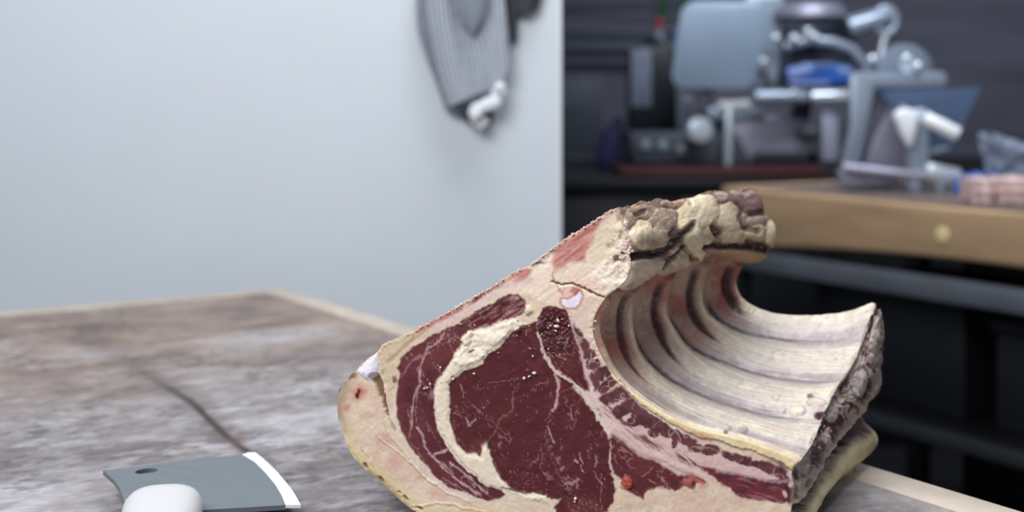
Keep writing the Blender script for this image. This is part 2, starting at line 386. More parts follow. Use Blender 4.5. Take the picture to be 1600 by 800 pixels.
# ---- interior: ribs and the meat between them
def shade_interior(P):
    nt, ns, _ = P.shape
    px, py = pix(P); T = np.linspace(0, 4, nt)[:, None]+0*px; S = np.linspace(0, 1, ns)[None, :]+0*px
    T0 = T.copy()
    wob = (fbm(S*7, T*2.0, oct=3, seed=51)-.5)*0.09; T = T+wob
    near = np.round(T); dlt = T-near                      # -0.5..0.5 around the crest
    bend = sstep(0.62, 0.28, S)                           # 1 in the curved part under the chine
    left = sstep(0.50, 0.40, S)
    n1 = fbm(px*.035, py*.035, oct=5, seed=60); n2 = fbm(S*60, T*14, oct=4, seed=61); n3 = fbm(S*8, T*30, oct=4, seed=62)
    cream = lin((220, 208, 184)); white = lin((214, 208, 203)); gb = lin((176, 148, 132))
    c = white[None, None]*(1-.7*n3[..., None])+cream*.7*n3[..., None]
    # rib crests are creamier, the valleys greyer and pinkish
    c = mixc(c, (188, 170, 166), sstep(.24, .42, np.abs(dlt))*.6*sstep(.35, .65, n3+.15))
    c = mixc(c, (224, 213, 190), sstep(.26, .08, np.abs(dlt))*(.35+.5*sstep(.4, .7, n1)))
    # long streaks along the ribs
    st = fbm(S*5, T*46, oct=3, seed=70); c = mixc(c, (176, 160, 152), sstep(.56, .72, st)*.35)
    st = fbm(S*7+9, T*60, oct=3, seed=71); c = mixc(c, (164, 152, 142), sstep(.60, .72, st)*.30)
    st = fbm(S*6+9, T*35, oct=3, seed=72); c = mixc(c, (228, 222, 212), sstep(.56, .70, st)*.5)
    # brown red tone inside the bend
    cc = gb[None, None]*(0.8+.4*n1[..., None])
    cc = mixc(cc, (172, 98, 84), sstep(.42, .62, fbm(px*.03, py*.022, oct=4, seed=63))*.75)
    cc = mixc(cc, (196, 176, 158), sstep(.5, .68, fbm(px*.05, py*.04, oct=4, seed=64))*.5)
    w = bend[..., None]; c = c*(1-w)+cc*w
    # creamy rib line right of each dark stripe, brightened to offset the cavity shade
    ridge = np.exp(-((dlt-0.03)/0.075)**2)*sstep(.08, .24, S)
    c = mixc(c, (250, 240, 212), ridge*bend*.9*(near >= 1)*np.where(near >= 4, .9, 1))
    # dark stripes in front of each rib
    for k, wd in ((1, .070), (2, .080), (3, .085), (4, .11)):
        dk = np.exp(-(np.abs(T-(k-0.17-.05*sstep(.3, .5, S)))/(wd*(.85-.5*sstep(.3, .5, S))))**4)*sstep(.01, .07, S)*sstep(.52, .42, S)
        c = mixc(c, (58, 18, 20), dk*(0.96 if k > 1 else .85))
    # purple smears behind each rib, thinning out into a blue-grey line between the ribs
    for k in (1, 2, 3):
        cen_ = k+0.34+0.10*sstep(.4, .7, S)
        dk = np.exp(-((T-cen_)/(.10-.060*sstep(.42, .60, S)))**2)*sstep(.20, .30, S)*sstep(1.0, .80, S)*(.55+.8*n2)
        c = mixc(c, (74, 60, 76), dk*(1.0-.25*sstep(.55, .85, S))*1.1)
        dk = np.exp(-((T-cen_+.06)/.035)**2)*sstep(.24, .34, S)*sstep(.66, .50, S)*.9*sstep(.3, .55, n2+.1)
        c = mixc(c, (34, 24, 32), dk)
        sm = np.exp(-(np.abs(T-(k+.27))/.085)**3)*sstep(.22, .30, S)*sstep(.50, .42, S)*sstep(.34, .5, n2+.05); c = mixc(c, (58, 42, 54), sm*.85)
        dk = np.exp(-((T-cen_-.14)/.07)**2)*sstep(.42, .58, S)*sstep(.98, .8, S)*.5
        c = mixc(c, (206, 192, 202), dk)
    # dark line just behind the sawn front edge, pink meat film behind it
    c = mixc(c, (146, 132, 138), sstep(.22, .42, np.abs(dlt))*(1-bend)*.55*sstep(.30, .55, n1))
    c = mixc(c, (250, 242, 220), sstep(.22, .05, np.abs(dlt))*(1-bend)*.5*sstep(.4, .6, n1))  # highlight spots painted along the rib crests
    c = c*(.80+.14*bend[..., None])*np.array([1.02, .985, .965])  # interior toned down, the bend less so to offset its shade
    dk = np.exp(-((T0-.10)/.035)**2)*sstep(.30, .42, S)*sstep(.66, .60, S); c = mixc(c, (60, 48, 48), dk*.75*sstep(.3, .6, n2+.15))
    dk = np.exp(-((T0-.34)/.16)**2)*sstep(.34, .5, S)*sstep(.86, .7, S); c = mixc(c, (192, 164, 158), dk*.6)
    # grey film and the small fatty lumps between first and second rib, with the dark red hollow at the tip
    for (x, y, rx, ry, an, col, a) in ((1240, 641, 34, 8, 3, (196, 188, 180), .8), (1290, 647, 20, 7, 5, (70, 30, 34), .95),
            (1267, 622, 7, 5, 0, (90, 62, 58), .85), (1299, 632, 5, 4, 0, (60, 44, 44), .9), (1245, 641, 14, 6, 0, (214, 204, 178), .8),
            (1120, 667, 40, 8, 22, (214, 206, 196), .6), (1135, 676, 4, 3, 0, (90, 50, 46), .9), (1195, 639, 12, 2.5, 8, (130, 112, 96), .7),
            (1005, 558, 10, 4, 20, (170, 148, 106), .6), (1200, 672, 16, 8, -10, (196, 160, 124), .3),
            (1218, 694, 36, 4, 10, (192, 162, 156), .6), (1205, 700, 22, 3, 14, (188, 160, 156), .5)):
        r = blob(px+(n2-.5)*7, py+(n1-.5)*5, x, y, rx, ry, an); c = mixc(c, col, sstep(1.15, .6, r)*a)
    c = mixc(c, (150, 118, 96), (sstep(.70, .78, n2)*.4))
    c *= (0.90+.20*fbm(px*.16, py*.16, oct=3, seed=66))[..., None]
    # relief: round ribs standing out of the meat between them
    hgt = 0.0042*np.cos(np.pi*np.clip(np.abs(dlt)/.5, 0, 1))*(0.35+.65*bend)
    hgt = hgt+0.0008*(n2-.5)+0.0012*(n3-.5)+.0007*(st-.5)
    hgt -= .0028*bend*np.exp(-((T-near+.18)/.09)**2)*(near >= 1)
    for (x, y, rx, ry, h) in ((1245, 641, 15, 7, .003), (1222, 640, 9, 5, .002), (1276, 630, 16, 6, .0025), (1290, 648, 18, 6, -.004), (1130, 668, 12, 5, .002), (1160, 672, 9, 4, .002)):
        r = blob(px, py, x, y, rx, ry); hgt = hgt+h*np.sqrt(np.clip(1-r*r, 0, 1))
    edge = sstep(0, .10, T0)
    rough = 0.52-.16*sstep(.45, .7, n1)+.0*S
    return c, hgt*edge*sstep(0, .03, S)*sstep(1.0, .99, S), rough

LUMPS = [(1002,367,17,24,1.0,(206,192,150)),(1026,374,20,20,.7,(172,152,132)),(1036,345,27,20,.75,(146,126,108)),(1066,346,15,23,1.0,(212,194,150)),
 (1091,332,34,30,1.15,(216,204,168)),(1084,372,18,22,.9,(204,190,156)),(1137,343,20,27,.9,(184,168,138)),(1141,368,22,17,.8,(186,168,134)),(1104,366,14,16,.8,(198,182,150)),
 (1181,366,17,17,.8,(176,160,132)),(1202,366,9,24,.9,(206,192,160)),(1175,312,22,20,.45,(150,120,122)),(1149,306,18,13,.5,(176,150,146)),(1060,316,14,11,.6,(168,132,106)),
 (1004,332,24,12,.5,(142,118,100)),(1012,412,26,17,.7,(186,170,150)),(1040,420,16,14,.6,(180,164,140)),(1062,408,20,17,.75,(196,180,146)),(1092,397,11,13,.7,(204,188,150)),
 (1049,388,9,12,.5,(170,150,120)),(986,345,12,16,.5,(160,144,124)),(1186,345,20,10,.6,(150,134,122)),(1120,352,9,14,.6,(190,172,140)),(1046,318,13,9,.5,(160,138,118)),(1030,357,11,9,.6,(166,146,126)),
 (1128,308,16,9,.5,(172,156,146)),(985,440,26,17,.6,(214,200,178)),(1000,429,16,12,.5,(206,190,168)),(1016,350,9,9,.5,(150,128,112)),(1056,365,10,9,.5,(150,128,110)),(1162,372,10,16,.5,(190,172,140))]
GROOVE = [([(981,404),(1008,399),(1038,391),(1052,379),(1068,362),(1078,354)], 5.5, .95), ([(1122,384),(1160,385),(1180,389),(1198,394)], 4.8, .95), ([(1034,418),(1050,398),(1068,384)], 2.6, .8),
          ([(1098,386),(1122,382)], 3, .85), ([(1112,357),(1120,364)], 7, .8), ([(1152,340),(1160,356),(1180,362)], 4.5, .55), ([(1168,380),(1196,390)], 7, .8), ([(1078,402),(1086,404)], 4, .6),
          ([(1140,306),(1160,330),(1150,345)], 4, .35), ([(1050,364),(1062,374)], 6, .6), ([(1176,335),(1196,331)], 5, .45), ([(1070,306),(1074,322)], 3, .4), ([(990,338),(1004,334)], 3.5, .4)]
def shade_chine(P):
    nt, ns, _ = P.shape
    px, py = pix(P); T = np.linspace(0, 4, nt)[:, None]+0*px; S = np.linspace(0, 1, ns)[None, :]+0*px
    n1 = fbm(px*.06, py*.06, oct=5, seed=80); n2 = fbm(px*.16, py*.16, oct=4, seed=81); n3 = fbm(px*.05+9, py*.05, oct=3, seed=82)
    c = mixc(np.zeros(P.shape)+lin((164, 140, 122)), (206, 188, 160), sstep(.35, .65, n1))
    wx = (fbm(px*.07, py*.07, oct=3, seed=83)-.5)*9; wy = (fbm(px*.07, py*.07, oct=3, seed=84)-.5)*9
    H = np.zeros(px.shape)
    for (x, y, rx, ry, h, col) in LUMPS:
        r = blob(px+wx, py+wy, x, y, rx, ry); hh = h*np.sqrt(np.clip(1-r*r, 0, 1))
        up = hh > H; w = np.where(up, sstep(1.0, .72, r), 0)
        c = mixc(c, col, w*.9); H = np.maximum(H, hh)
    c = mixc(c, (82, 52, 44), sstep(.50, .12, H)*.62); c = mixc(c, (234, 222, 196), sstep(.55, .95, H)*.35)  # shade painted into the crevices, highlights onto the lump tops
    c = mixc(c, (112, 88, 76), sstep(.56, .72, n1)*.5*sstep(1120, 980, px))
    c = mixc(c, (120, 92, 84), sstep(.55, .7, n3)*.35)
    c = mixc(c, (92, 78, 82), sstep(.5, .7, n2)*sstep(1120, 1165, px)*sstep(352, 330, py)*.8)
    c = mixc(c, (186, 140, 136), sstep(.5, .68, n1)*sstep(1110, 1150, px)*sstep(325, 300, py)*.7)
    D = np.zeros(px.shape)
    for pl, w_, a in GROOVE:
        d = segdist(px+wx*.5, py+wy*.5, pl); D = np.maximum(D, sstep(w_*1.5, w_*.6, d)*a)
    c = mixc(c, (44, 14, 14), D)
    rim = sstep(1095, 1150, px)*sstep(389, 397, py); c = mixc(c, (186, 160, 122), rim*.75*(1-D)); c = mixc(c, (128, 100, 82), sstep(.55, .75, n2)*rim*.5)
    c = mixc(c, (226, 214, 196), sstep(.62, .76, n2)*.3)
    wf = sstep(.16, .02, T+(n2-.5)*.22)*(1-D); c = mixc(c, (226, 204, 184), wf*.85)
    h = 0.0044*H-.0030*D+.0009*(n2-.5)+.0010*(n1-.5)
    c = c*1.15*np.array([1.04, 1.0, .99])
    rough = .36+.2*n1
    return c, h*sstep(0, .06, T)*sstep(0, .06, S)*sstep(1, .97, S), rough
def shade_side(P):
    nt, ns, _ = P.shape
    px, py = pix(P); T = np.linspace(0, 4, nt)[:, None]+0*px; S = np.linspace(0, 1, ns)[None, :]+0*px
    n1 = fbm(px*.07, py*.045, oct=5, seed=90); n2 = fbm(px*.2, py*.14, oct=4, seed=91); n3 = fbm(T*3, S*9, oct=4, seed=92)
    c = mixc(np.zeros(P.shape)+lin((190, 170, 160)), (84, 46, 48), sstep(.46, .56, fbm(px*.075, py*.05, oct=5, seed=95, gain=.6)))
    c = mixc(c, (206, 190, 176), sstep(.56, .72, n2)*.5)
    # grey sawn ends of the ribs
    for (x, y, rx, ry, an) in ((1263, 716, 11, 27, 16), (1306, 640, 8, 22, 10), (1346, 598, 10, 26, 8), (1372, 510, 8, 24, 8)):
        r = blob(px+(n2-.5)*6, py+(n1-.5)*8, x, y, rx, ry, an)
        c = mixc(c, (184, 172, 164), sstep(1.05, .7, r)*.9); c = mixc(c, (64, 46, 46), np.exp(-((r-1.1)/.13)**2)*.75)
    # torn dark meat between the rib ends, white specks
    for (x, y, rx, ry, an) in ((1291, 668, 9, 20, 18), (1240, 770, 9, 16, 10), (1326, 600, 8, 24, 15), (1357, 545, 8, 18, 12), (1245, 742, 6, 10, 0), (1285, 700, 8, 16, 20)):
        r = blob(px+(n2-.5)*9, py+(n1-.5)*8, x, y, rx, ry, an)
        c = mixc(c, (74, 30, 34), sstep(1.1, .5, r)*.85)
    c = mixc(c, (206, 192, 176), sstep(.64, .72, n2)*.7)
    # membrane, dark groove, fat roll underneath
    ss = S+(n3-.5)*.10
    c = mixc(c, (214, 196, 178), np.exp(-((ss-.50)/.065)**2)*.9)
    c = mixc(c, (52, 34, 34), np.exp(-((ss-.655)/.055)**2)*.85*sstep(.2, 1.2, T))
    c = mixc(c, (96, 66, 62), sstep(2.4, 3.2, T)*np.exp(-((ss-.68)/.13)**2)*.9)
    fat = sstep(.70, .78, ss-0.04*sstep(2.2, 3.2, T)); fc = mixc(np.zeros(P.shape)+lin((232, 214, 172)), (196, 172, 134), sstep(.45, .7, n1)*.5)
    w = fat[..., None]; c = c*(1-w)+fc*w
    h = (.0030*(n2-.5)+.003*(n1-.5))*sstep(.74, .66, ss)+.0030*np.exp(-((ss-.50)/.06)**2)-.010*np.exp(-((ss-.655)/.06)**2)+.009*np.exp(-((ss-.84)/.11)**2)
    ed = sstep(0, .15, T)*sstep(0, .05, S)*sstep(1, .93, S)
    h = h-.004*ed*sstep(.0, .06, S)*sstep(.3, .1, S)
    return c, h*ed, .45+.25*n1
def shade_out(P):
    px, py = pix(P); n1 = fbm(P[..., 0]*40, P[..., 1]*40, P[..., 2]*40, oct=4, seed=100); n2 = fbm(P[..., 0]*140, P[..., 1]*140, P[..., 2]*140, oct=3, seed=101)
    c = mixc(np.zeros(P.shape)+lin((204, 186, 140)), (150, 128, 92), sstep(.4, .7, n1)*.8)
    c = mixc(c, (96, 66, 58), sstep(.6, .75, n2)*.5)
    T = np.linspace(0, 4, P.shape[0])[:, None]+0*px
    return c, .005*(n1-.5)*sstep(0, .2, T)+.0012*(n2-.5)*sstep(0, .05, T), .5+.1*n1
def displace(P, h, flip):
    n = grid_normals(P)*flip; Q = P+n*h[..., None]
    Q[..., 2] = np.maximum(Q[..., 2], TABLE_Z+.0004)
    return Q, grid_normals(Q)*flip
def facing(P):   # sign that turns grid normals away from the body's middle line
    n = grid_normals(P); m = P.shape[0]//2; k = P.shape[1]//2
    return n[m, k]
inv = meat_root_loc
def put(name, Q, N_, c, rough, F, material, label=None):
    o = mesh_np(name, Q.reshape(-1, 3), F.reshape(-1, 4), N_.reshape(-1, 3), c.reshape(-1, 3), material, roast, inv=inv, rough=rough.ravel())
    if label: tag(o, label)
    return o
def gf(P, flip):
    F = grid_faces(P.shape[0], P.shape[1])
    return F[:, :, ::-1] if flip < 0 else F
# interior: outward normal points up/right at the rib flats
n = facing(GB); fl = 1 if n[2] > 0 else -1
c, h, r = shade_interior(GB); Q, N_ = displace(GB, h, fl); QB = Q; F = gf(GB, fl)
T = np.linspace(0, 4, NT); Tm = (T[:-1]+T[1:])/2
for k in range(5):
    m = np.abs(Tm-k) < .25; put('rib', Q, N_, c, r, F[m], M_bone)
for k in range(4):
    m = np.abs(Tm-k-.5) <= .25; put('rib_meat', Q, N_, c, r, F[m], M_bone)
n = facing(GA); fl = 1 if n[0] > 0 else -1
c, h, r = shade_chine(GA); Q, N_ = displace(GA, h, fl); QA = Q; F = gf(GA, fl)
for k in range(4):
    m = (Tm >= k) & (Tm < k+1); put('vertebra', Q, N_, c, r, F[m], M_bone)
n = facing(GC); fl = 1 if n[0] > 0 else -1
c, h, r = shade_side(GC); Q, N_ = displace(GC, h, fl); QC = Q; F = gf(GC, fl)
i0 = int(.66*129)
put('sawn_side', Q, N_, c, r, F[:, :i0], M_bone, 'dark crusty side with grey sawn rib ends')
put('fat_roll', Q, N_, c, r, F[:, i0:], M_bone, 'rounded yellowish fat roll under the rib ends')
n = grid_normals(GD)[NT//2, 12]; fl = 1 if n[2] < 0 else -1
c, h, r = shade_out(GD); Q, N_ = displace(GD, h, fl); QD = Q; F = gf(GD, fl)
put('outer_fat', Q, N_, c, r, F, M_bone)
# rear cut face
loop = np.concatenate([QA[-1, ::3], QB[-1, ::5], QC[-1, ::3], QD[-1, ::4]])
bm = bmesh.new(); vs = []
for p in loop:
    if not vs or (vs[-1].co-Vector(p-inv)).length > 1e-4: vs.append(bm.verts.new(p-inv))
if (vs[0].co-vs[-1].co).length < 1e-4: bm.verts.remove(vs.pop())
f = bm.faces.new(vs); f.normal_update(); bmesh.ops.triangulate(bm, faces=[f]); me = bpy.data.meshes.new('rear_face'); bm.to_mesh(me); bm.free()
me.materials.append(mat('rear_cut_meat', (104, 52, 52), .45, noise=.3, nscale=60)); o = bpy.data.objects.new('rear_face', me); COL.objects.link(o); o.parent = roast

# ---- the front cut face
FRONT = np.concatenate([GA[0, ::4], GB[0, ::4], GC[0, ::4], GD[0, ::2]]); fx, fy = pix(FRONT)
OUTL = [(a, b) for a, b in zip(fx, fy)]
M1 = [(810,460),(820,468),(824,480),(817,490),(800,498),(780,502),(768,508),(752,513),(732,519),(724,528),(724,538),(712,552),(706,564),(696,578),(686,592),(681,601),(676,612),(677,631),(676,640),(680,662),(690,684),(698,700),(712,718),(730,736),(745,748),(760,760),(780,765),(791,772),(785,779),(762,782),(730,772),(704,762),(684,748),(668,730),(648,708),(632,686),(626,670),(621,650),(622,601),(625,584),(619,575),(632,556),(651,539),(675,524),(707,511),(726,500),(752,482),(772,474),(784,464),(796,460)]
M2 = [(842,488),(842,498),(832,504),(816,510),(792,528),(780,542),(764,552),(752,568),(726,580),(708,594),(702,602),(700,620),(701,646),(708,678),(716,694),(730,709),(742,708),(750,713),(753,708),(752,696),(757,690),(763,688),(764,698),(770,725),(780,747),(800,765),(825,772),(845,771),(860,780),(877,780),(870,786),(864,792),(868,804),(880,815),(920,822),(942,806),(950,796),(957,785),(961,767),(956,745),(952,725),(954,700),(950,682),(940,665),(925,642),(915,622),(903,606),(885,594),(866,582),(854,568),(847,545),(841,523)]
M3 = [(847,482),(866,480),(883,482),(894,505),(905,534),(914,561),(923,593),(927,608),(920,612),(908,608),(894,595),(876,583),(862,572),(853,556),(845,535),(842,515),(841,497)]
M4 = [(952,677),(970,684),(987,698),(1005,708),(1020,716),(1040,722),(1070,736),(1092,746),(1104,754),(1087,757),(1084,767),(1067,760),(1057,768),(1040,764),(1025,762),(1014,766),(1007,772),(1005,780),(987,772),(972,760),(967,745),(956,740),(955,712),(951,690)]
M5 = [(897,502),(904,508),(919,530),(935,552),(946,570),(962,595),(991,626),(1002,637),(1027,653),(1057,673),(1090,690),(1125,702),(1167,714),(1205,724),(1230,738),(1232,750),(1205,746),(1160,738),(1120,730),(1095,733),(1070,722),(1032,702),(995,678),(970,658),(950,640),(932,618),(922,590),(912,555),(900,520)]
M6 = [(1090,725),(1117,732),(1155,741),(1192,748),(1220,748),(1232,742),(1236,765),(1234,787),(1210,787),(1180,782),(1155,775),(1130,757),(1105,739)]
step = 1.6
xs = np.arange(522, 1262, step); ys = np.arange(322, 868, step)
U, V = np.meshgrid(xs, ys, indexing='ij')
so = sdf(U, V, OUTL)
# snap the rim of the grid onto the outline
OA = np.array(OUTL)
near_rim = np.abs(so) < step*.95
idx = np.argwhere(near_rim)
OB = np.roll(OA, -1, axis=0)
for i, j in idx:
    p = np.array((U[i, j], V[i, j])); d = OB-OA; L2 = (d**2).sum(1)+1e-9
    t = np.clip(((p-OA)*d).sum(1)/L2, 0, 1); q = OA+d*t[:, None]; k = ((q-p)**2).sum(1).argmin(); U[i, j], V[i, j] = q[k]
inr = (so > 0) | near_rim
w1 = (fbm(U*.05, V*.05, oct=4, seed=1)-.5); w2 = (fbm(U*.05, V*.05, oct=4, seed=2)-.5)
w3 = (fbm(U*.22, V*.22, oct=3, seed=3)-.5); w4 = (fbm(U*.22, V*.22, oct=3, seed=4)-.5)
u = U+w1*7+w3*4; v = V+w2*7+w4*4
n_lo = fbm(U*.02, V*.02, oct=4, seed=11); n_mi = fbm(U*.07, V*.07, oct=4, seed=12); n_hi = fbm(U*.3, V*.3, oct=3, seed=13)
def smix(c, col, sd_, soft=1.6, a=1.0): return mixc(c, col, sstep(-soft, soft, sd_)*a)
c = np.zeros(U.shape+(3,))+lin((214, 194, 172))
rough = np.full(U.shape, .5); Hf = np.zeros(U.shape)
# fat tones: pinker low on the left, yellower along the outer rim
c = mixc(c, (206, 176, 160), sstep(.50, .68, n_lo)*.6)
c = mixc(c, (220, 206, 184), sstep(.55, .7, fbm(U*.03+5, V*.03, oct=3, seed=14))*.6)
for (x, y, rx, ry, an, a) in ((600,685,22,14,10,.5),(616,722,16,14,0,.45),(655,748,8,7,0,.55),(575,650,16,10,0,.35),(690,772,28,16,10,.4),(590,700,14,12,0,.25),(742,790,30,12,10,.3)):
    c = mixc(c, (196, 140, 130), sstep(1.15, .2, blob(u, v, x, y, rx, ry, an))*a)
c = mixc(c, (206, 188, 140), sstep(26, 4, so)*sstep(640, 720, V)*sstep(1000, 800, U)*.8)
c = mixc(c, (214, 192, 132), sstep(1.1, .3, blob(u, v, 745, 812, 60, 24, 5))*.7)
c = mixc(c, (150, 124, 96), sstep(9, 1, so)*sstep(.4, .6, n_mi)*sstep(560, 600, V)*sstep(700, 660, U)*.7)
# grey brown dried rim at the far left
c = mixc(c, (160, 138, 114), sstep(24, 5, so+w1*14)*sstep(585, 610, V)*sstep(690, 640, V)*sstep(600, 560, U)*.8)
# yellow-brown nicks in the lower left rim
for (x, y, rx, ry, an) in ((595,748,9,3.5,38),(635,777,6,3,35),(625,768,5,2,35),(570,726,7,3,45),(655,793,7,3,25)):
    r_ = blob(u, v, x, y, rx, ry, an); c = mixc(c, (92, 70, 40), sstep(1.2, .4, r_)*.85); Hf -= .0014*sstep(1.2, .3, r_)
# layered fat lines following the outline
for pl, a in (([(560,683),(565,700),(575,712),(580,722)], .5), ([(582,668),(600,690),(640,722),(680,760)], .4), ([(640,790),(700,786),(760,800)], .3), ([(596,640),(604,668),(625,700),(660,742),(700,770),(735,784)], .45)):
    d = segdist(u, v, pl); c = mixc(c, (232, 222, 204), sstep(2.4, .6, d)*a); Hf += .0007*sstep(3, 0, d)
    d = segdist(u, v+2.8, pl); c = mixc(c, (164, 136, 112), sstep(2.2, .4, d)*a*.7)
# pale inner fat around the muscles
seam = np.minimum(np.abs(sdf(u, v, M1)), 60)
c = mixc(c, (216, 202, 190), sstep(16, 3, seam)*sstep(600, 660, V)*.55)
fatp = [(806,498),(768,508),(752,513),(732,519),(722,530),(724,540),(712,552),(700,572),(686,598),(676,615),(678,650),(684,668),(700,700),(725,728),(758,760),(800,772),(860,792),(858,772),(822,772),(798,765),(776,740),(766,712),(762,692),(755,700),(752,712),(728,709),(712,692),(701,650),(702,600),(726,580),(752,566),(764,552),(792,528),(826,506)]
d = sdf(u, v, fatp); c = smix(c, (224, 210, 190), d, 2.2); Hf += .0010*sstep(0, 6, d)
# crumbly white fat in the upper pocket
d = sdf(u, v, [(806,498),(768,508),(732,519),(724,540),(708,562),(712,576),(735,570),(756,560),(775,542),(800,520)]); w = sstep(0, 4, d)
c = mixc(c, (236, 226, 208), w*(.35+.6*sstep(.42, .6, n_mi))); Hf += w*.0030*(n_mi-.35)
c = mixc(c, (150, 140, 120), sstep(1.2, .5, blob(u, v, 738, 524, 4, 3.5))*.8)
for (x, y, r0) in ((730,530,9),(826,484,7),(811,517,5.5),(844,508,8)):
    rr = blob(u, v, x, y, r0, r0); c = mixc(c, (218, 204, 186), sstep(1.1, .7, rr)); Hf += .0022*np.sqrt(np.clip(1-rr*rr, 0, 1))
def muscle(c, poly, col, soft=1.5, name=0, dark=.0):
    d = sdf(u, v, poly); m = sstep(-soft, soft, d)
    mc = np.zeros(c.shape)+lin(col)
    mc = mc*(0.84+.32*n_mi[..., None])*(0.92+.16*n_hi[..., None])
    mc = mixc(mc, (116, 62, 62), sstep(.55, .72, n_lo)*.35)
    return c*(1-m[..., None])+mc*m[..., None], d
def fibre(U, V, ang, sc, seed):
    a = math.radians(ang); p = U*math.cos(a)+V*math.sin(a); q = -U*math.sin(a)+V*math.cos(a)
    return fbm(p*.018*sc, q*.16*sc, oct=4, seed=seed)
c, d1 = muscle(c, M1, (88, 34, 42)); c, d2 = muscle(c, M2, (82, 30, 35)); c, d3 = muscle(c, M3, (78, 26, 33)); c, d4 = muscle(c, M4, (88, 34, 38))
# thin marbling
def veins(c, m, seed, sc=.05, lo=.955, amt=.55, col=(176, 132, 134), ang=0, an=2.2, dens=.52):
    a = math.radians(ang); p = (U*math.cos(a)+V*math.sin(a))/an; q = -U*math.sin(a)+V*math.cos(a)
    k = fbm(p*sc, q*sc, oct=4, seed=seed, gain=.55); r_ = 1-np.abs(2*k-1)
    g = sstep(dens, dens+.10, fbm(U*.028, V*.028, oct=3, seed=seed+1))
    return mixc(c, col, sstep(lo, lo+.035, r_)*g*amt*m)
m2 = sstep(0, 4, d2); m1 = sstep(0, 3, d1); m3 = sstep(0, 3, d3); m4 = sstep(0, 3, d4)
c = veins(c, m2, 200, ang=60, amt=.45, dens=.50); c = veins(c, m2, 210, sc=.09, ang=75, amt=.40, dens=.56); c = veins(c, m1, 220, sc=.06, ang=65, an=3, amt=.6, dens=.44)
c = veins(c, m2, 214, sc=.13, ang=20, amt=.35, dens=.58, an=1.5); c = veins(c, m3, 230, sc=.06, ang=50, amt=.4); c = veins(c, m4, 240, sc=.05, ang=40, amt=.5, dens=.46)
fi = fibre(U, V, -25, 1.4, 300); c = mixc(c, (64, 26, 32), sstep(.55, .75, fi)*.35*np.maximum(m2, m4))
c = mixc(c, (62, 26, 32), sstep(.52, .7, fibre(U, V, 75, 1.6, 301))*.35*m1*sstep(560, 620, V))
# the ragged upper part of the outer muscle: pinkish, stringy
up = sstep(545, 505, V)*m1
c = mixc(c, (168, 126, 124), sstep(.50, .68, fibre(U, V, -32, 2.0, 302))*.75*up)
c = mixc(c, (70, 36, 44), sstep(.55, .7, n_mi)*.6*up)
# speckles in the torn top of the inner muscle
tm = sstep(1.1, .5, blob(u, v, 868, 520, 34, 46, 0)); c = mixc(c, (46, 20, 26), tm*sstep(.48, .62, n_mi)*.75*np.maximum(m3, m2))
LINES = [([(841,520),(847,545),(854,566),(866,580),(885,592),(905,606),(922,622),(932,640)], 3.0, (206,180,176), .9),
 ([(898,604),(916,622),(930,645),(944,664),(952,682)], 6.0, (212,194,188), .95), ([(922,606),(936,634),(953,668)], 5, (208,188,184), .9),
 ([(866,582),(873,600),(870,622),(866,637),(862,641)], 3.2, (200,164,164), .85), ([(862,640),(852,655)], 1.2, (150,104,108), .6),
 ([(856,664),(860,680),(867,692)], 1.8, (190,158,156), .75), ([(905,708),(908,720),(913,725)], 1.8, (190,150,156), .8), ([(898,720),(902,724)], 3.5, (186,146,160), .75), ([(908,728),(910,738)], 1.7, (184,150,150), .7),
 ([(880,730),(876,735)], 2.4, (180,142,146), .7), ([(882,755),(895,754),(904,750)], 3, (176,134,140), .75), ([(900,752),(902,762)], 2.2, (176,134,140), .7), ([(931,712),(934,722),(930,730)], 1.5, (176,140,140), .65),
 ([(928,738),(932,748),(940,756)], 1.5, (170,130,134), .65), ([(938,742),(938,760),(940,785)], 1.2, (160,116,120), .6), ([(892,638),(893,655)], 1.6, (170,130,134), .6), ([(900,658),(896,668)], 1.5, (160,120,124), .55),
 ([(803,605),(800,638),(794,646),(780,658),(770,680),(760,690),(752,694)], 2.0, (136,98,92), .75), ([(810,600),(806,612)], 1.4, (150,104,104), .6),
 ([(728,652),(732,665),(738,658),(742,655)], 2.0, (190,162,164), .7), ([(720,600),(724,620)], 1.5, (170,136,140), .6), ([(765,598),(790,596),(808,592)], 1.3, (150,110,120), .6),
 ([(700,512),(688,530),(668,545),(660,560),(656,580),(654,600),(646,625),(642,650),(640,672)], 2.6, (188,156,158), .75), ([(654,600),(650,632),(648,660)], 1.3, (170,136,140), .6),
 ([(650,667),(658,682),(664,698),(672,710),(686,722),(700,738),(718,752),(736,766),(750,772)], 3.0, (186,154,156), .8), ([(680,710),(695,705),(700,702)], 3.0, (196,164,164), .85),
 ([(702,722),(716,732),(730,744),(744,758),(760,770)], 2.6, (196,168,164), .7), ([(692,724),(704,736),(708,740)], 2.0, (186,154,156), .7), ([(664,660),(670,674)], 1.5, (176,140,144), .6), ([(636,640),(640,660),(638,690)], 1.4, (170,130,136), .5),
 ([(640,692),(652,704),(664,722)], 1.2, (160,120,124), .5), ([(630,586),(640,570),(656,556),(676,548)], 2.4, (170,134,140), .55), ([(690,746),(710,756),(726,768)], 1.3, (176,140,144), .6),
 ([(1000,745),(1012,738),(1018,732)], 1.4, (176,134,136), .7), ([(1032,742),(1040,755),(1044,765)], 1.5, (170,130,132), .6), ([(1012,750),(1024,756)], 1.6, (176,134,136), .6), ([(772,722),(780,740)], 1.2, (160,120,124), .5),
 ([(954,690),(953,715),(956,740)], 2.0, (196,164,160), .8), ([(862,560),(880,588)], 1.0, (176,120,112), .5), ([(870,615),(895,607)], 1.3, (150,96,92), .5), ([(878,520),(872,535)], 1.6, (190,140,124), .6), ([(868,555),(885,560)], 2.0, (200,160,146), .6), ([(888,528),(882,545),(886,552)], 1.6, (176,130,130), .6)]
Y1 = None
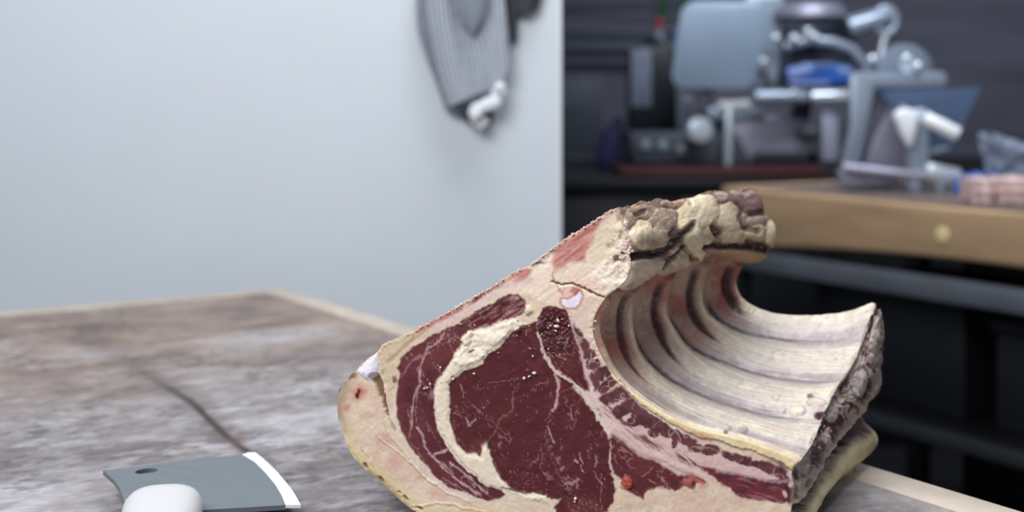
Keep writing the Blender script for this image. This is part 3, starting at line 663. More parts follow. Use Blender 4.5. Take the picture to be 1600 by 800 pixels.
# rib-side bands: marbled chunky meat, pale stripe, lower red band
d5 = sdf(u, v, M5); d6 = sdf(u, v, M6)
band = sdf(u, v, [(884,482),(900,500),(920,530),(946,570),(964,597),(991,626),(1027,652),(1057,672),(1100,692),(1167,714),(1205,724),(1246,742),(1242,770),(1220,760),(1150,745),(1105,748),(1060,742),(1000,712),(955,680),(930,640),(916,600),(905,550)])
c = mixc(c, (206, 176, 172), sstep(-2, 4, band))
CH = [(903,516,7,12,-20),(912,538,8,7,0),(917,552,11,7,10),(926,568,10,7,-10),(938,584,15,8,-25),(928,600,6,9,0),(951,600,16,7,-35),(962,618,17,8,-30),(978,612,9,10,0),(948,622,9,7,0),(983,634,17,9,-40),(968,644,8,9,20),(1000,644,9,13,30),
      (1010,656,15,9,25),(990,660,7,6,0),(1030,664,13,10,25),(1022,676,8,5,10),(1043,676,8,7,0),(1056,678,4,9,15),(1054,692,4,7,0),(1073,687,13,7,20),(1086,700,9,6,20),(1108,703,13,6,8),(1150,712,19,7,14),(1165,722,12,5,10),(1190,728,12,5,20),(1212,732,22,9,20),(1228,742,10,10,0)]
red = np.zeros(U.shape)
for (x, y, rx, ry, an) in CH:
    red = np.maximum(red, sstep(1.45, 1.15, blob(U+w3*5+w1*5, V+w4*5+w2*5, x, y, rx, ry, an)))
red *= sstep(-3, 1, d5)*(1-.5*sstep(.94, .985, 1-np.abs(2*fbm(U*.055, V*.055, oct=2, seed=411)-1)))
c = mixc(c, (86, 34, 42), red*.95)
c = mixc(c, (60, 22, 30), red*sstep(.5, .65, n_mi)*.6)
strings = fibre(U, V, 40, 2.0, 420)
sb = sstep(13, 5, segdist(u, v, [(940,645),(970,668),(1010,693),(1060,716),(1095,728)])); c = mixc(c, (146, 98, 102), sb*sstep(.45, .62, strings)*.75); 
sb = sstep(5, 1, segdist(u, v, [(945,628),(975,660),(1010,685),(1050,706),(1085,726)])); c = mixc(c, (84, 40, 46), sb*sstep(.35, .55, strings)*.8)
c = mixc(c, (216, 192, 186), sstep(5, 1.5, segdist(u, v, [(945,652),(975,676),(1010,700),(1050,722),(1090,738),(1110,752)]))*.8)
mc6 = np.zeros(c.shape)+lin((104, 40, 50)); mc6 = mixc(mc6, (64, 26, 42), sstep(.45, .6, n_mi)*.6); mc6 = mixc(mc6, (164, 110, 116), sstep(.55, .7, fibre(U, V, 15, 2.4, 430))*.5)
w = sstep(-2, 2, d6)[..., None]; c = c*(1-w)+mc6*w
c = mixc(c, (70, 26, 32), sstep(1.2, .5, blob(u, v, 1212, 730, 22, 10, 10))*.8*sstep(.3, .5, n_mi))
c = mixc(c, (186, 156, 166), sstep(5, 1, segdist(u, v, [(1120,735),(1170,744),(1215,752),(1236,752)]))*.5)
c = mixc(c, (66, 30, 30), sstep(1.2, .5, blob(u, v, 1236, 770, 9, 22, 0))*.8)
for (x, y, r0) in ((1226,772,4),(1232,742,3),(1236,756,3.5),(1229,788,3)): c = mixc(c, (200, 186, 170), sstep(1.2, .6, blob(u, v, x, y, r0, r0*1.3))*.9)
# rosy meat at the ends of the lower muscle
c = mixc(c, (186, 104, 98), sstep(1.2, .3, blob(u, v, 1082, 752, 26, 13, 15))*.75*sstep(.35, .55, n_mi+.1))
rr = blob(u, v, 978, 755, 12, 11); c = mixc(c, (184, 78, 66), sstep(1.1, .6, rr)*.8); Hf += .0022*np.sqrt(np.clip(1-rr*rr, 0, 1))*(.5+n_hi)
# sawn cream rib along the cavity
ribl = [(946,562),(962,590),(978,602),(1002,625),(1027,640),(1060,659),(1095,675),(1142,682),(1180,694),(1230,716),(1246,730)]
d = segdist(u, v, ribl); wd = np.interp(U, [940, 1000, 1060, 1150, 1240], [4.0, 6, 9, 13, 11])
w = sstep(0, -3, d-wd); c = mixc(c, (222, 204, 164), w); c = mixc(c, (186, 130, 100), w*sstep(1.3, .4, blob(u, v, 1090, 682, 26, 9, 10))*.75); Hf += .0016*w
c = mixc(c, (196, 160, 120), w*sstep(.55, .7, n_mi)*.4)
bonep = [(884,482),(908,470),(941,467),(932,478),(928,500),(929,530),(946,562),(936,555),(918,530),(900,508)]
d = sdf(u, v, bonep); c = smix(c, (214, 192, 176), d, 3)
d = segdist(u, v, [(896,506),(918,534),(940,566),(965,600)]); 
# ---- sawn chine bone and the ragged fat round it
topz = sdf(u, v, [(828,414),(866,386),(924,348),(962,326),(990,372),(984,440),(948,462),(900,470),(860,480),(820,462),(780,462),(700,500),(650,515)])
c = mixc(c, (232, 212, 194), sstep(0, 6, topz)*.85)
sc_ = fibre(U, V, -36, 1.6, 440)
c = mixc(c, (214, 172, 156), sstep(0, 6, topz)*sstep(.48, .72, sc_)*.30); c = mixc(c, (236, 224, 208), sstep(0, 6, topz)*sstep(.55, .7, fibre(U, V, -36, 2.2, 441))*.35)
pink = sdf(u, v, [(866,388),(908,360),(944,336),(950,338),(940,352),(926,376),(918,398),(916,410),(890,412),(868,424),(862,408)])
c = smix(c, (188, 124, 116), pink, 5, .92); c = mixc(c, (158, 88, 84), sstep(0, 8, pink)*sstep(.5, .68, sc_)*.75); c = mixc(c, (210, 164, 152), sstep(0, 4, pink)*sstep(.55, .7, fibre(U, V, -30, 2, 442))*.5)
c = mixc(c, (206, 140, 128), sstep(7, 2, so)*sstep(.4, .55, n_hi)*sstep(430, 400, V)*.7)
d = sdf(u, v, [(944,340),(958,332),(972,345),(980,366),(970,385),(960,398),(945,405),(925,412),(918,400),(928,376)]); c = smix(c, (216, 200, 176), d, 5, .85)
c = mixc(c, (176, 110, 98), sstep(1.2, .4, blob(u, v, 950, 384, 6, 5))*.6); c = mixc(c, (150, 92, 84), sstep(1.2, .4, blob(u, v, 966, 340, 7, 6))*.6)
w = sstep(1.15, .6, blob(u, v, 955, 432, 34, 26, -20)); c = mixc(c, (232, 222, 204), w*(.5+.5*sstep(.4, .6, n_mi))); Hf += w*.003*(n_mi-.4)
c = mixc(c, (72, 26, 30), sstep(1.15, .6, np.abs(blob(u, v, 963, 403, 5.5, 5.5)-.6)+.4)*.85); c = mixc(c, (44, 16, 20), sstep(1.2, .6, blob(u, v, 974, 396, 3, 3)))
w = sstep(1.15, .6, blob(u, v, 918, 440, 36, 12, 15)); c = mixc(c, (226, 196, 180), w*.5)
# crack from the bone towards the cavity, white cartilage with red rim
d = segdist(u, v, [(862,440),(880,444),(895,441),(915,452),(935,462),(945,465)]); c = mixc(c, (112, 62, 50), sstep(2.2, .6, d)*.85); Hf -= .002*sstep(2.5, .3, d)
d = segdist(u, v, [(865,420),(862,432),(872,448),(878,462)]); c = mixc(c, (176, 100, 90), sstep(2.8, .6, d)*.6)
cart = [(878,468),(888,468),(900,462),(906,455),(909,462),(905,474),(900,480),(885,480),(877,474)]
c = mixc(c, (176, 88, 84), sstep(1.15, .5, blob(u, v, 899, 454, 10, 9, -30))*.8); c = mixc(c, (206, 160, 150), sstep(1.2, .5, blob(u, v, 885, 456, 12, 9))*.5)
d = sdf(U+w3*3, V+w4*3, cart); c = mixc(c, (160, 60, 64), sstep(-5, -2, d)*sstep(1, -1, d)*.6); c = smix(c, (226, 218, 232), d, 1.2)
# stripes along the sawn upper-left edge: brownish red rim, pale stripe
d = segdist(u, v, [(654,516),(700,493),(740,470),(772,451),(800,436),(822,424)])
c = mixc(c, (186, 118, 106), sstep(8, 3, d)*.85*sstep(.25, .5, sc_)); c = mixc(c, (110, 58, 60), sstep(1.1, .4, blob(u, v, 745, 466, 16, 5, -36))*.8)
d = segdist(u, v, [(640,532),(690,506),(740,480),(790,448),(830,436)]); c = mixc(c, (212, 190, 186), sstep(8, 2, d)*.75)
c = mixc(c, (192, 128, 124), sstep(1.1, .4, blob(u, v, 815, 432, 20, 8, -30))*.6)
c = mixc(c, (236, 226, 222), sstep(1.2, .5, blob(u, v, 850, 415, 14, 5, 5))*.85); c = mixc(c, (96, 74, 60), sstep(1.2, .5, blob(u, v, 840, 411, 13, 3.5, -4))*.8)
d = sdf(u, v, [(595,541),(654,516),(690,506),(660,524),(634,548),(618,575),(622,610),(610,615),(594,592),(592,562)]); c = mixc(c, (202, 184, 154), sstep(-1, 5, d)*.75); c = mixc(c, (150, 122, 96), sstep(-1, 5, d)*sstep(.5, .66, fibre(U, V, -38, 1.6, 450))*.6)
c = mixc(c, (228, 214, 172), sstep(6, 1, so)*sstep(600, 590, U)*sstep(560, 545, V)*.8)
for (x, y, rx, ry) in ((617,594,5,7),(630,560,6,3),(645,545,7,3)): c = mixc(c, (110, 56, 62), sstep(1.2, .5, blob(u, v, x, y, rx, ry, -30))*.85)
# dark gap between the outer flap and the rest
gap = [(584,590),(590,598),(596,612),(603,632),(608,650)]
d = segdist(u, v, gap); wg = np.interp(V, [588, 602, 625, 650], [8, 5, 2.6, 1.2]); w = sstep(1.3, .6, d/wg); c = mixc(c, (112, 88, 52), w*.95); Hf -= .003*w
d = segdist(u, v, [(608,650),(618,672)]); c = mixc(c, (150, 116, 84), sstep(2, .6, d)*.6)
# red slit on the flap
c = mixc(c, (196, 92, 92), sstep(1.2, .1, blob(u, v, 562, 614, 20, 16, -45))*.85); c = mixc(c, (190, 110, 104), sstep(1.2, .3, blob(u, v, 543, 637, 7, 8))*.7)
c = mixc(c, (30, 12, 18), sstep(1.2, .6, blob(u, v, 559, 616, 3.0, 10, 14))); c = mixc(c, (130, 62, 50), sstep(1.3, .5, blob(u, v, 550, 588, 8, 4, -25))*.8)
# cartilage at the tip of the feather bone
cp = [(558,580),(575,563),(588,553),(592,560),(592,575),(589,587),(577,595),(568,590)]
d = sdf(U+w3*2, V+w4*2, cp); c = smix(c, (228, 222, 236), d, 1.3); Hf += .0025*np.sqrt(np.clip(d/9, 0, 1)); dcart1 = d
dcart2 = sdf(U, V, cart)
# explicit fat streaks
for pl, wdt, col, a in LINES:
    x0 = min(p[0] for p in pl)-14; x1 = max(p[0] for p in pl)+14; y0 = min(p[1] for p in pl)-14; y1 = max(p[1] for p in pl)+14
    s_ = (slice(*np.searchsorted(xs, (x0, x1))), slice(*np.searchsorted(ys, (y0, y1))))
    d = segdist(u[s_], v[s_], pl); wv = wdt*(.30+.95*n_mi[s_]); c[s_] = mixc(c[s_], col, sstep(1.2, .35, d/wv)*a*(.35+.9*np.clip(n_hi[s_]*1.2, 0, 1)))
# dark notches by the eye muscle
for (x, y, rx, ry, an) in ((763,692,3,9,-8),(881,771,3.5,6,10),(870,779,7,2.5,0),(708,588,4,3,0),(738,547,6,3,-35),(800,766,20,1.6,14),(845,772,14,1.6,8)):
    c = mixc(c, (34, 22, 30), sstep(1.2, .6, blob(u, v, x, y, rx, ry, an))*.85)
c = mixc(c, (150, 132, 140), sstep(1.2, .5, blob(u, v, 673, 618, 4, 8))*.6)
allm = np.clip(m1+m2+m3+m4, 0, 1)
# pale pink specks on the muscles
spk = sstep(.86, .90, fbm(U*.45, V*.45, oct=2, seed=470))*allm; c = mixc(c, (176, 130, 132), spk*.7)
Hf += .0009*(n_mi-.5)+.0003*(n_hi-.5)-.0005*allm+.0003*(fi-.5)*m2+.0022*(n_mi-.5)*up+.003*(n_hi-.45)*tm
Hf += .0004*sstep(0, 6, topz)*(sc_-.5)+sstep(1.2, .5, blob(u, v, 975, 400, 26, 60, 0))*.004*(n_mi-.4)
rough = .52+.12*(n_mi-.5)-.04*allm
c = c*np.array([1.0, .985, .955])
# ragged crumbs along the sawn rim
rimc = sstep(9, 1, so)*sstep(600, 540, V)*sstep(960, 930, U); Hf += .002*rimc*(n_hi-.3)
Hf *= sstep(0, 3, so)
Pf = plane_pt(U, V, CPL[0]); nf = np.array([-.325, -1, 0.]); nf /= np.linalg.norm(nf)
Pf = Pf+nf*Hf[..., None]; Pf[..., 2] = np.maximum(Pf[..., 2], TABLE_Z+.0004)
Nf = grid_normals(Pf); Nf = np.where((Nf@nf)[..., None] < 0, -Nf, Nf)
Ff = grid_faces(*U.shape)
ok = inr[:-1, :-1] & inr[1:, :-1] & inr[:-1, 1:] & inr[1:, 1:]
cls = np.zeros(U.shape, int)                                      # 0 = fat
cls[d1 > 0] = 1; cls[d2 > 0] = 2; cls[d3 > 0] = 3; cls[d4 > 0] = 4
cls[(band > 0) & (cls == 0)] = 5; cls[d6 > 0] = 6
cls[(U > 858) & (V < 468) & (cls == 0)] = 7
cls[(segdist(u, v, ribl) < np.interp(U, [940, 1000, 1060, 1150, 1240], [4.0, 6, 9, 13, 11])) & (V > 555)] = 8
cls[(dcart1 > 0) | (dcart2 > 0)] = 9
flap = inside(U, V, [(520,560),(556,578),(572,594),(584,592),(600,630),(612,660),(640,705),(690,760),(740,786),(860,800),(900,900),(500,900)])
cls[flap & (cls == 0)] = 10
cls[(cls == 9) & (U > 800)] = 11
cc_ = cls[:-1, :-1]
# winding: face normal should follow nf
a_, b_, d_ = Pf[100, 100], Pf[100, 101], Pf[101, 100]
wsgn = np.dot(np.cross(b_-a_, d_-a_), nf)
if wsgn < 0: Ff = Ff[:, :, ::-1]
for k, nm, lb in ((1, 'cap_muscle', 'curved dark red outer muscle with pale fat seams'), (2, 'eye_muscle', 'large round dark maroon eye muscle'), (3, 'inner_muscle', 'torn dark red muscle near the bone'),
                  (4, 'flank_muscle', 'dark red muscle tapering towards the rib tips'), (5, 'marbled_band', 'band of marbled meat chunks along the rib'), (6, 'red_band', 'purplish red meat strip near the rib tip'),
                  (7, 'chine_bone', 'sawn pinkish and cream backbone'), (8, 'sawn_rib', 'long cream sawn rib edge'), (9, 'cartilage', 'glossy white cartilage at the far left tip'), (11, 'cartilage', 'small lilac white cartilage with a red rim'), (10, 'fat_cap', 'thick pinkish cream outer fat layer'), (0, 'seam_fat', 'pale fat between the muscles')):
    m = ok & (cc_ == k)
    if m.sum() < 5: continue
    put(nm, Pf, Nf, c, rough, Ff[m], M_meat, lb)
# loose crumbs of fat and bone dust on the cut face (nobody could count them)
bm = bmesh.new(); rnd = random.Random(7)
def crumb(x, y, s):
    k = (x-800)/2000; Y = CPL[0]/(1+.325*k)-.0012; p = Vector((k*Y, Y, CAM_Z-(y-160)/2000*Y))-Vector(inv)
    M = Matrix.Translation(p) @ Matrix.Rotation(rnd.random()*6, 4, Vector((rnd.random(), rnd.random(), rnd.random()+.1)).normalized()) @ Matrix.Diagonal((s*rnd.uniform(.6, 1.5), s*rnd.uniform(.5, 1), s*rnd.uniform(.5, 1), 1))
    bmesh.ops.create_icosphere(bm, subdivisions=1, radius=1, matrix=M)
for (x, y, s) in ((667,606,.0013),(672,600,.0013),(663,607,.001),(689,597,.001),(741,584,.0016),(726,578,.001),(819,591,.0014),(827,588,.0012),(835,583,.0015),(872,501,.0013),(870,510,.0019),(860,509,.0013),(889,509,.0012),(899,779,.0014),(898,784,.001),
                  (708,592,.0013),(688,574,.001),(765,551,.001),(760,556,.001),(684,571,.0008),(930,502,.0013),(928,514,.0009),(930,560,.001),(967,592,.001)): crumb(x, y, s)
for i in range(90):
    t_ = rnd.random(); x = 830+t_*130; y = np.interp(x, [p[0] for p in OUT[30:]], [p[1] for p in OUT[30:]])+rnd.uniform(-1, 2); crumb(x, y, rnd.uniform(.0003, .0009))
for i in range(50):
    x = rnd.uniform(655, 830); y = np.interp(x, [p[0] for p in OUT[25:31]], [p[1] for p in OUT[25:31]])+rnd.uniform(0, 2); crumb(x, y, rnd.uniform(.0004, .0010))
for i in range(90): crumb(rnd.gauss(977, 6), rnd.gauss(385, 15), rnd.uniform(.0003, .0011))
for i in range(50): crumb(rnd.uniform(700, 880), rnd.uniform(495, 560), rnd.uniform(.0003, .0009))
me = bpy.data.meshes.new('fat_crumbs'); bm.to_mesh(me); bm.free(); me.materials.append(mat('crumb_fat', (226, 212, 200), .4))
for p in me.polygons: p.use_smooth = True
o = bpy.data.objects.new('fat_crumbs', me); COL.objects.link(o); o.parent = roast; tag(o, kind='stuff')
# ================================================================== CLEAVER
M_blade = mat('brushed_blade_steel', (104, 112, 117), 0.5, 0.2, noise=0.06, nscale=30, stretch=(1, 6, 1), bump=0.05)
M_bevel = mat('ground_bevel_steel', (236, 240, 246), 0.30, 0.35)
M_hplast = mat('white_handle_plastic', (196, 196, 196), 0.4, coat=0.0)
M_hole = mat('dark_hole', (16, 18, 20), 0.7)
def onz(x, y, z): return B(x, y, (CAM_Z-z)*2000/(y-160))
ZB = TABLE_Z+0.020
cl = empty('cleaver', tuple(onz(290, 790, TABLE_Z)))
cl.location.z = TABLE_Z
tag(cl, 'steel meat cleaver with a white plastic handle lying on the butcher table', 'cleaver')
def bz(x): return ZB-0.010*(x-161)/309.0          # the blade slopes down to its edge
body = [(161,735),(215,729),(270,722),(330,715),(378,710),(398,722),(414,738),(430,757),(440,774),(446,789),(400,792),(313,797),(250,800),(200,802),(195,785),(187,763),(178,750)]
# cut out the hanging hole
pl = [onz(x, y, bz(x)) for x, y in body]
def blade_mesh():
    bm = bmesh.new(); outer = [bm.verts.new(p) for p in pl]
    hole = []
    for k in range(20):
        a = 2*math.pi*k/20; x = 229+18*math.cos(a); y = 736-2.0*math.cos(a)*1+4.0*math.sin(a); hole.append(bm.verts.new(onz(x, y, bz(x))))
    es = [bm.edges.new((outer[i], outer[(i+1) % len(outer)])) for i in range(len(outer))]+[bm.edges.new((hole[i], hole[(i+1) % 20])) for i in range(20)]
    bmesh.ops.triangle_fill(bm, use_beauty=True, edges=es)
    fs = list(bm.faces); r = bmesh.ops.extrude_face_region(bm, geom=fs)
    for v in [g for g in r['geom'] if isinstance(g, bmesh.types.BMVert)]: v.co.z -= 0.0036
    m = MB(); m.bm.free(); m.bm = bm
    return m
blade_mesh().build('blade', M_blade, cl)
bev_o = [(378,710),(388,706.5),(399,706.5),(411,716),(421,725),(434,738),(444,750),(454,762),(462,774),(470,789)]
bev_i = [(446,789),(440,774),(430,757),(414,738),(398,722)]
MB().prism([onz(x, y, bz(x)-(.0000)) for x, y in bev_o+bev_i], (0, 0, -0.0024)).build('cutting_edge', M_bevel, cl)
# handle: a rounded bar that leaves the heel of the blade towards the viewer
def handle():
    m = MB(); b = bmesh.new(); n = 28
    prof = [(0.0, .30, .35), (0.004, .70, .72), (0.011, .93, .93), (0.022, 1, 1), (0.05, .98, 1.0), (0.09, .86, .92), (0.125, .92, .98), (0.14, .8, .8), (0.146, .4, .4)]
    rings = []
    c0 = onz(258, 778, TABLE_Z+.021); c0.z = TABLE_Z+.019; dr = Vector((0.20, -0.98, 0.0)).normalized(); sd_ = Vector((dr.y, -dr.x, 0))*-1
    for (t, w, h) in prof:
        rings.append([b.verts.new(c0+dr*t+sd_*(.0278*w*math.copysign(abs(math.cos(a))**.75, math.cos(a)))+Vector((0, 0, .0165*h*math.copysign(abs(math.sin(a))**.75, math.sin(a)))))
                      for a in [2*math.pi*k/n for k in range(n)]])
    for i in range(len(rings)-1):
        for k in range(n): b.faces.new((rings[i][k], rings[i][(k+1) % n], rings[i+1][(k+1) % n], rings[i+1][k]))
    b.faces.new(rings[0][::-1]); b.faces.new(rings[-1]); m.merge(b); return m
handle().build('handle', M_hplast, cl)

# ================================================================== TOWEL ON THE WALL
def towel_mat(name, base, light, scale, amp):
    m = bpy.data.materials.new(name); m.use_nodes = True; nt = m.node_tree; N = nt.nodes; L = nt.links; p = N['Principled BSDF']
    p.inputs['Roughness'].default_value = .9
    uv = N.new('ShaderNodeUVMap'); uv.uv_map = 'weave'
    w = N.new('ShaderNodeTexWave'); w.wave_type = 'BANDS'; w.bands_direction = 'X'; w.inputs['Scale'].default_value = scale; w.inputs['Distortion'].default_value = 1.2; w.inputs['Detail'].default_value = 3; w.inputs['Detail Scale'].default_value = 3
    L.new(uv.outputs[0], w.inputs['Vector'])
    mx = N.new('ShaderNodeMixRGB'); mx.inputs[1].default_value = C4(*base); mx.inputs[2].default_value = C4(*light); L.new(w.outputs['Fac'], mx.inputs[0])
    nz = N.new('ShaderNodeTexNoise'); nz.inputs['Scale'].default_value = 14; L.new(uv.outputs[0], nz.inputs['Vector'])
    m2 = N.new('ShaderNodeMixRGB'); m2.blend_type = 'MULTIPLY'; m2.inputs[0].default_value = amp; L.new(mx.outputs[0], m2.inputs[1]); L.new(nz.outputs['Fac'], m2.inputs[2])
    L.new(m2.outputs[0], p.inputs['Base Color'])
    b = N.new('ShaderNodeBump'); b.inputs['Strength'].default_value = .6; b.inputs['Distance'].default_value = .004; L.new(w.outputs['Fac'], b.inputs['Height']); L.new(b.outputs[0], p.inputs['Normal'])
    return m
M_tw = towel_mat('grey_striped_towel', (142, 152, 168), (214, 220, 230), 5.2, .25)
M_tw2 = towel_mat('grey_towel_painted_shade', (118, 127, 142), (176, 184, 196), 3.0, .25)  # darker copy of the towel cloth, fold shade put into its colour
M_tassel = mat('white_towel_hem', (228, 232, 236), .9, bump=.6, bscale=120)
M_blackcloth = mat('dark_grey_strap', (62, 64, 72), .85, bump=.3)
YW = 2.32
tw = empty('towel', tuple(B(725, -95, YW-.03)))
tag(tw, 'grey striped kitchen towel hanging on the white wall, white hem at its bottom', 'towel')
def cloth(left, right, depth, name, m_, amp=.006, folds=3.2, n=60, k=50, ph=0.0, thick=.004):
    """left and right edges top to bottom; hangs at distance depth from the viewpoint"""
    Lp = crom(np.array(left, float), n); Rp = crom(np.array(right, float), n); bm = bmesh.new(); uvl = bm.loops.layers.uv.new('weave'); g = []
    for i in range(n):
        row = []; t = i/(n-1)
        for j in range(k):
            s = j/(k-1); x = Lp[i, 0]*(1-s)+Rp[i, 0]*s; y = Lp[i, 1]*(1-s)+Rp[i, 1]*s
            f = math.sin(s*folds*2*math.pi+ph+t*1.2)*amp*(1.15-.6*t)+math.sin(s*math.pi)*(-.008)
            row.append((bm.verts.new(B(x, y, depth+f)), (s, t*1.4)))
        g.append(row)
    for i in range(n-1):
        for j in range(k-1):
            q = [g[i][j], g[i+1][j], g[i+1][j+1], g[i][j+1]]; fc = bm.faces.new([v[0] for v in q]); fc.smooth = True
            for lp, v in zip(fc.loops, q): lp[uvl].uv = v[1]
    me = bpy.data.meshes.new(name); bm.transform(world_mat(tw).inverted()); bm.to_mesh(me); bm.free(); me.materials.append(m_)
    o = bpy.data.objects.new(name, me); COL.objects.link(o); o.parent = tw
    so_ = o.modifiers.new('thickness', 'SOLIDIFY'); so_.thickness = thick; so_.offset = 0
    return o
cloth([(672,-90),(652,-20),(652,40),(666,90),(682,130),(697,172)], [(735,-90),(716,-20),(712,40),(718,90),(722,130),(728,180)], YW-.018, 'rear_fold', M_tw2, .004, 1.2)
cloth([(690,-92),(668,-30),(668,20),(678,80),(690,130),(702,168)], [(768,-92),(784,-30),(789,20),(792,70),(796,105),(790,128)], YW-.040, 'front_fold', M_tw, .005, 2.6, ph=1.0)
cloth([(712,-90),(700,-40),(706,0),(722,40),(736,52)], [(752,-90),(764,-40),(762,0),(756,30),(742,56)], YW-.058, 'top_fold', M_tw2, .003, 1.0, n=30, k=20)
m = MB(); rnd = random.Random(3)
path = [(738,178),(748,168),(760,166),(770,162),(778,156),(781,146),(779,136)]
for i in range(46):
    t = rnd.random()*(len(path)-1); a = int(t); x = path[a][0]*(1-t+a)+path[a+1][0]*(t-a)+rnd.uniform(-4, 4); y = path[a][1]*(1-t+a)+path[a+1][1]*(t-a)+rnd.uniform(-5, 5)
    m.sphere(B(x, y, YW-.045+rnd.uniform(-.008, .008)), rnd.uniform(.006, .011), (1, .8, 1.2), 8)
for (x, y) in ((740,186),(745,192),(752,196),(758,190)): m.sphere(B(x, y, YW-.04), .007, (1, .8, 1.2), 8)
o = m.build('crumpled_hem', M_tassel, tw); tag(o, 'crumpled white hem'); o['kind'] = 'stuff'
o = cloth([(716,172),(722,182),(738,194)], [(772,168),(770,182),(764,196)], YW-.022, 'dark_lining', M_blackcloth, .002, 1, n=12, k=12)  # dark grey sheet behind the crumpled hem
M_hook = mat('steel_hook', (150, 156, 164), .3, 1.0)
hk = MB(); hk.box(B(716, -128, YW), B(742, -104, YW-.004)+Vector((0, 0, 0)), 0)
hk.tube([B(729, -116, YW-.002), B(729, -112, YW-.03), B(729, -98, YW-.06), B(729, -88, YW-.075), B(729, -98, YW-.088)], .004)
o = hk.build('wall_hook', M_hook); tag(o, 'steel hook on the white wall that carries the grey towel', 'hook')
st = empty('cleaning_cloth', tuple(B(810, -80, YW-.02)))
tag(st, 'dark grey cloth with a narrow strap hanging beside the striped towel', 'cloth')
tw_keep = tw; tw = st
cloth([(786,-80),(788,-20),(794,20),(797,45),(799,66)], [(812,-80),(808,-20),(806,20),(806,45),(805,64)], YW-.012, 'strap', M_blackcloth, .002, .5, n=20, k=10)
cloth([(800,-80),(802,-30),(804,5),(806,24)], [(850,-80),(852,-30),(844,2),(840,16)], YW-.020, 'cloth', M_blackcloth, .004, 1.2, n=20, k=20)
tw = tw_keep
hk = MB(); hk.tube([B(818, -110, YW), B(818, -106, YW-.02), B(818, -88, YW-.045), B(818, -78, YW-.05), B(818, -86, YW-.06)], .0035)
o = hk.build('wall_hook', M_hook); tag(o, 'steel hook on the white wall that carries the dark cloth', 'hook')

# ================================================================== SECOND BENCH (butcher block on a steel frame)
BZ = 1.002; E0 = np.array((0.52, 3.2)); bx_ = np.array((.52, -.8542)); rb = math.atan2(bx_[1], bx_[0])
bench = empty('workbench', (E0[0], E0[1], 0), rb)
tag(bench, 'thick worn butcher block workbench with arched front, on a dark steel frame', 'workbench')
M_block = mat('oak_block', (166, 138, 106), .6, noise=.20, nscale=7, stretch=(.5, 1, 3), bump=.2, bscale=30)
M_blocktop = mat('oak_block_worn_top', (104, 90, 82), .6, noise=.3, nscale=9, bump=.2, bscale=30)
M_frame = mat('grey_frame_steel', (96, 102, 110), .5, .3, noise=.15)
M_frame2 = mat('dark_frame_steel', (44, 47, 53), .5, .3, noise=.15)
BL = 1.55; BW = .72
def arch_block():
    m = MB(); b = bmesh.new(); n = 24; th = []
    for i in range(n+1):
        x = BL*i/n; t = x/BL
        th.append(.150-.040*math.sin(math.pi*min(1, t/1.05))**1.0*(1-.2*t)-.008*t)
    for i in range(n+1):
        x = BL*i/n
        dip = -.004*math.sin(math.pi*i/n)
        for y in (0, BW):
            b.verts.new((x, y, BZ+dip)); b.verts.new((x, y, BZ-th[i]))
    b.verts.ensure_lookup_table(); V_ = b.verts
    for i in range(n):
        a = 4*i; c_ = 4*(i+1)
        b.faces.new((V_[a], V_[c_], V_[c_+1], V_[a+1])); b.faces.new((V_[a+2], V_[a+3], V_[c_+3], V_[c_+2]))
        b.faces.new((V_[a+1], V_[c_+1], V_[c_+3], V_[a+3])); b.faces.new((V_[a], V_[a+2], V_[c_+2], V_[c_]))
    b.faces.new((V_[0], V_[1], V_[3], V_[2])); e = 4*n; b.faces.new((V_[e], V_[e+2], V_[e+3], V_[e+1]))
    bmesh.ops.recalc_face_normals(b, faces=list(b.faces))
    es = [ed for ed in b.edges if len(ed.link_faces) == 2 and ed.calc_face_angle(0) > .8]
    bmesh.ops.bevel(b, geom=es, offset=.010, segments=3, profile=.5, affect='EDGES')
    return m.merge(b)
arch_block().build('block', M_block, bench, local=True)
MB().box((.014, .014, BZ-.006), (BL-.014, BW-.014, BZ-.0006)).build('worn_top', M_blocktop, bench, local=True)
# dowel end
xk = 0.0
for k_ in range(200):
    p = E0+bx_*(k_*.01)
    if 800+2000*p[0]/p[1] >= 1468: xk = k_*.01; break
pY = (E0+bx_*xk)[1]; zk = CAM_Z-(367-160)/2000*pY
MB().cyl((xk, .004, zk), (xk, -.004, zk), .0165, bev=.002).build('dowel', mat('pale_dowel', (220, 200, 150), .5), bench, local=True)
for z0, z1, m_ in ((BZ-.412, BZ-.368, M_frame2), (BZ-.205, BZ-.160, M_frame)):
    pass
MB().box((-.02, -.012, .805), (BL, .030, .850), .004).build('rail', M_frame, bench, local=True)
MB().box((-.02, .02, .50), (BL, .05, .530), .004).build('rail', M_frame2, bench, local=True)
MB().box((-.02, BW-.05, .805), (BL, BW, .850), .004).build('rail', M_frame2, bench, local=True)
for xx in (.03, BL-.03):
    for yy in (.035, BW-.035):
        MB().box((xx-.024, yy-.024, 0), (xx+.024, yy+.024, BZ-.13), .003).build('leg', M_frame2 , bench, local=True)
MB().box((.0, .05, .512), (BL-.02, BW-.05, .524)).build('lower_shelf', M_black, bench, local=True)
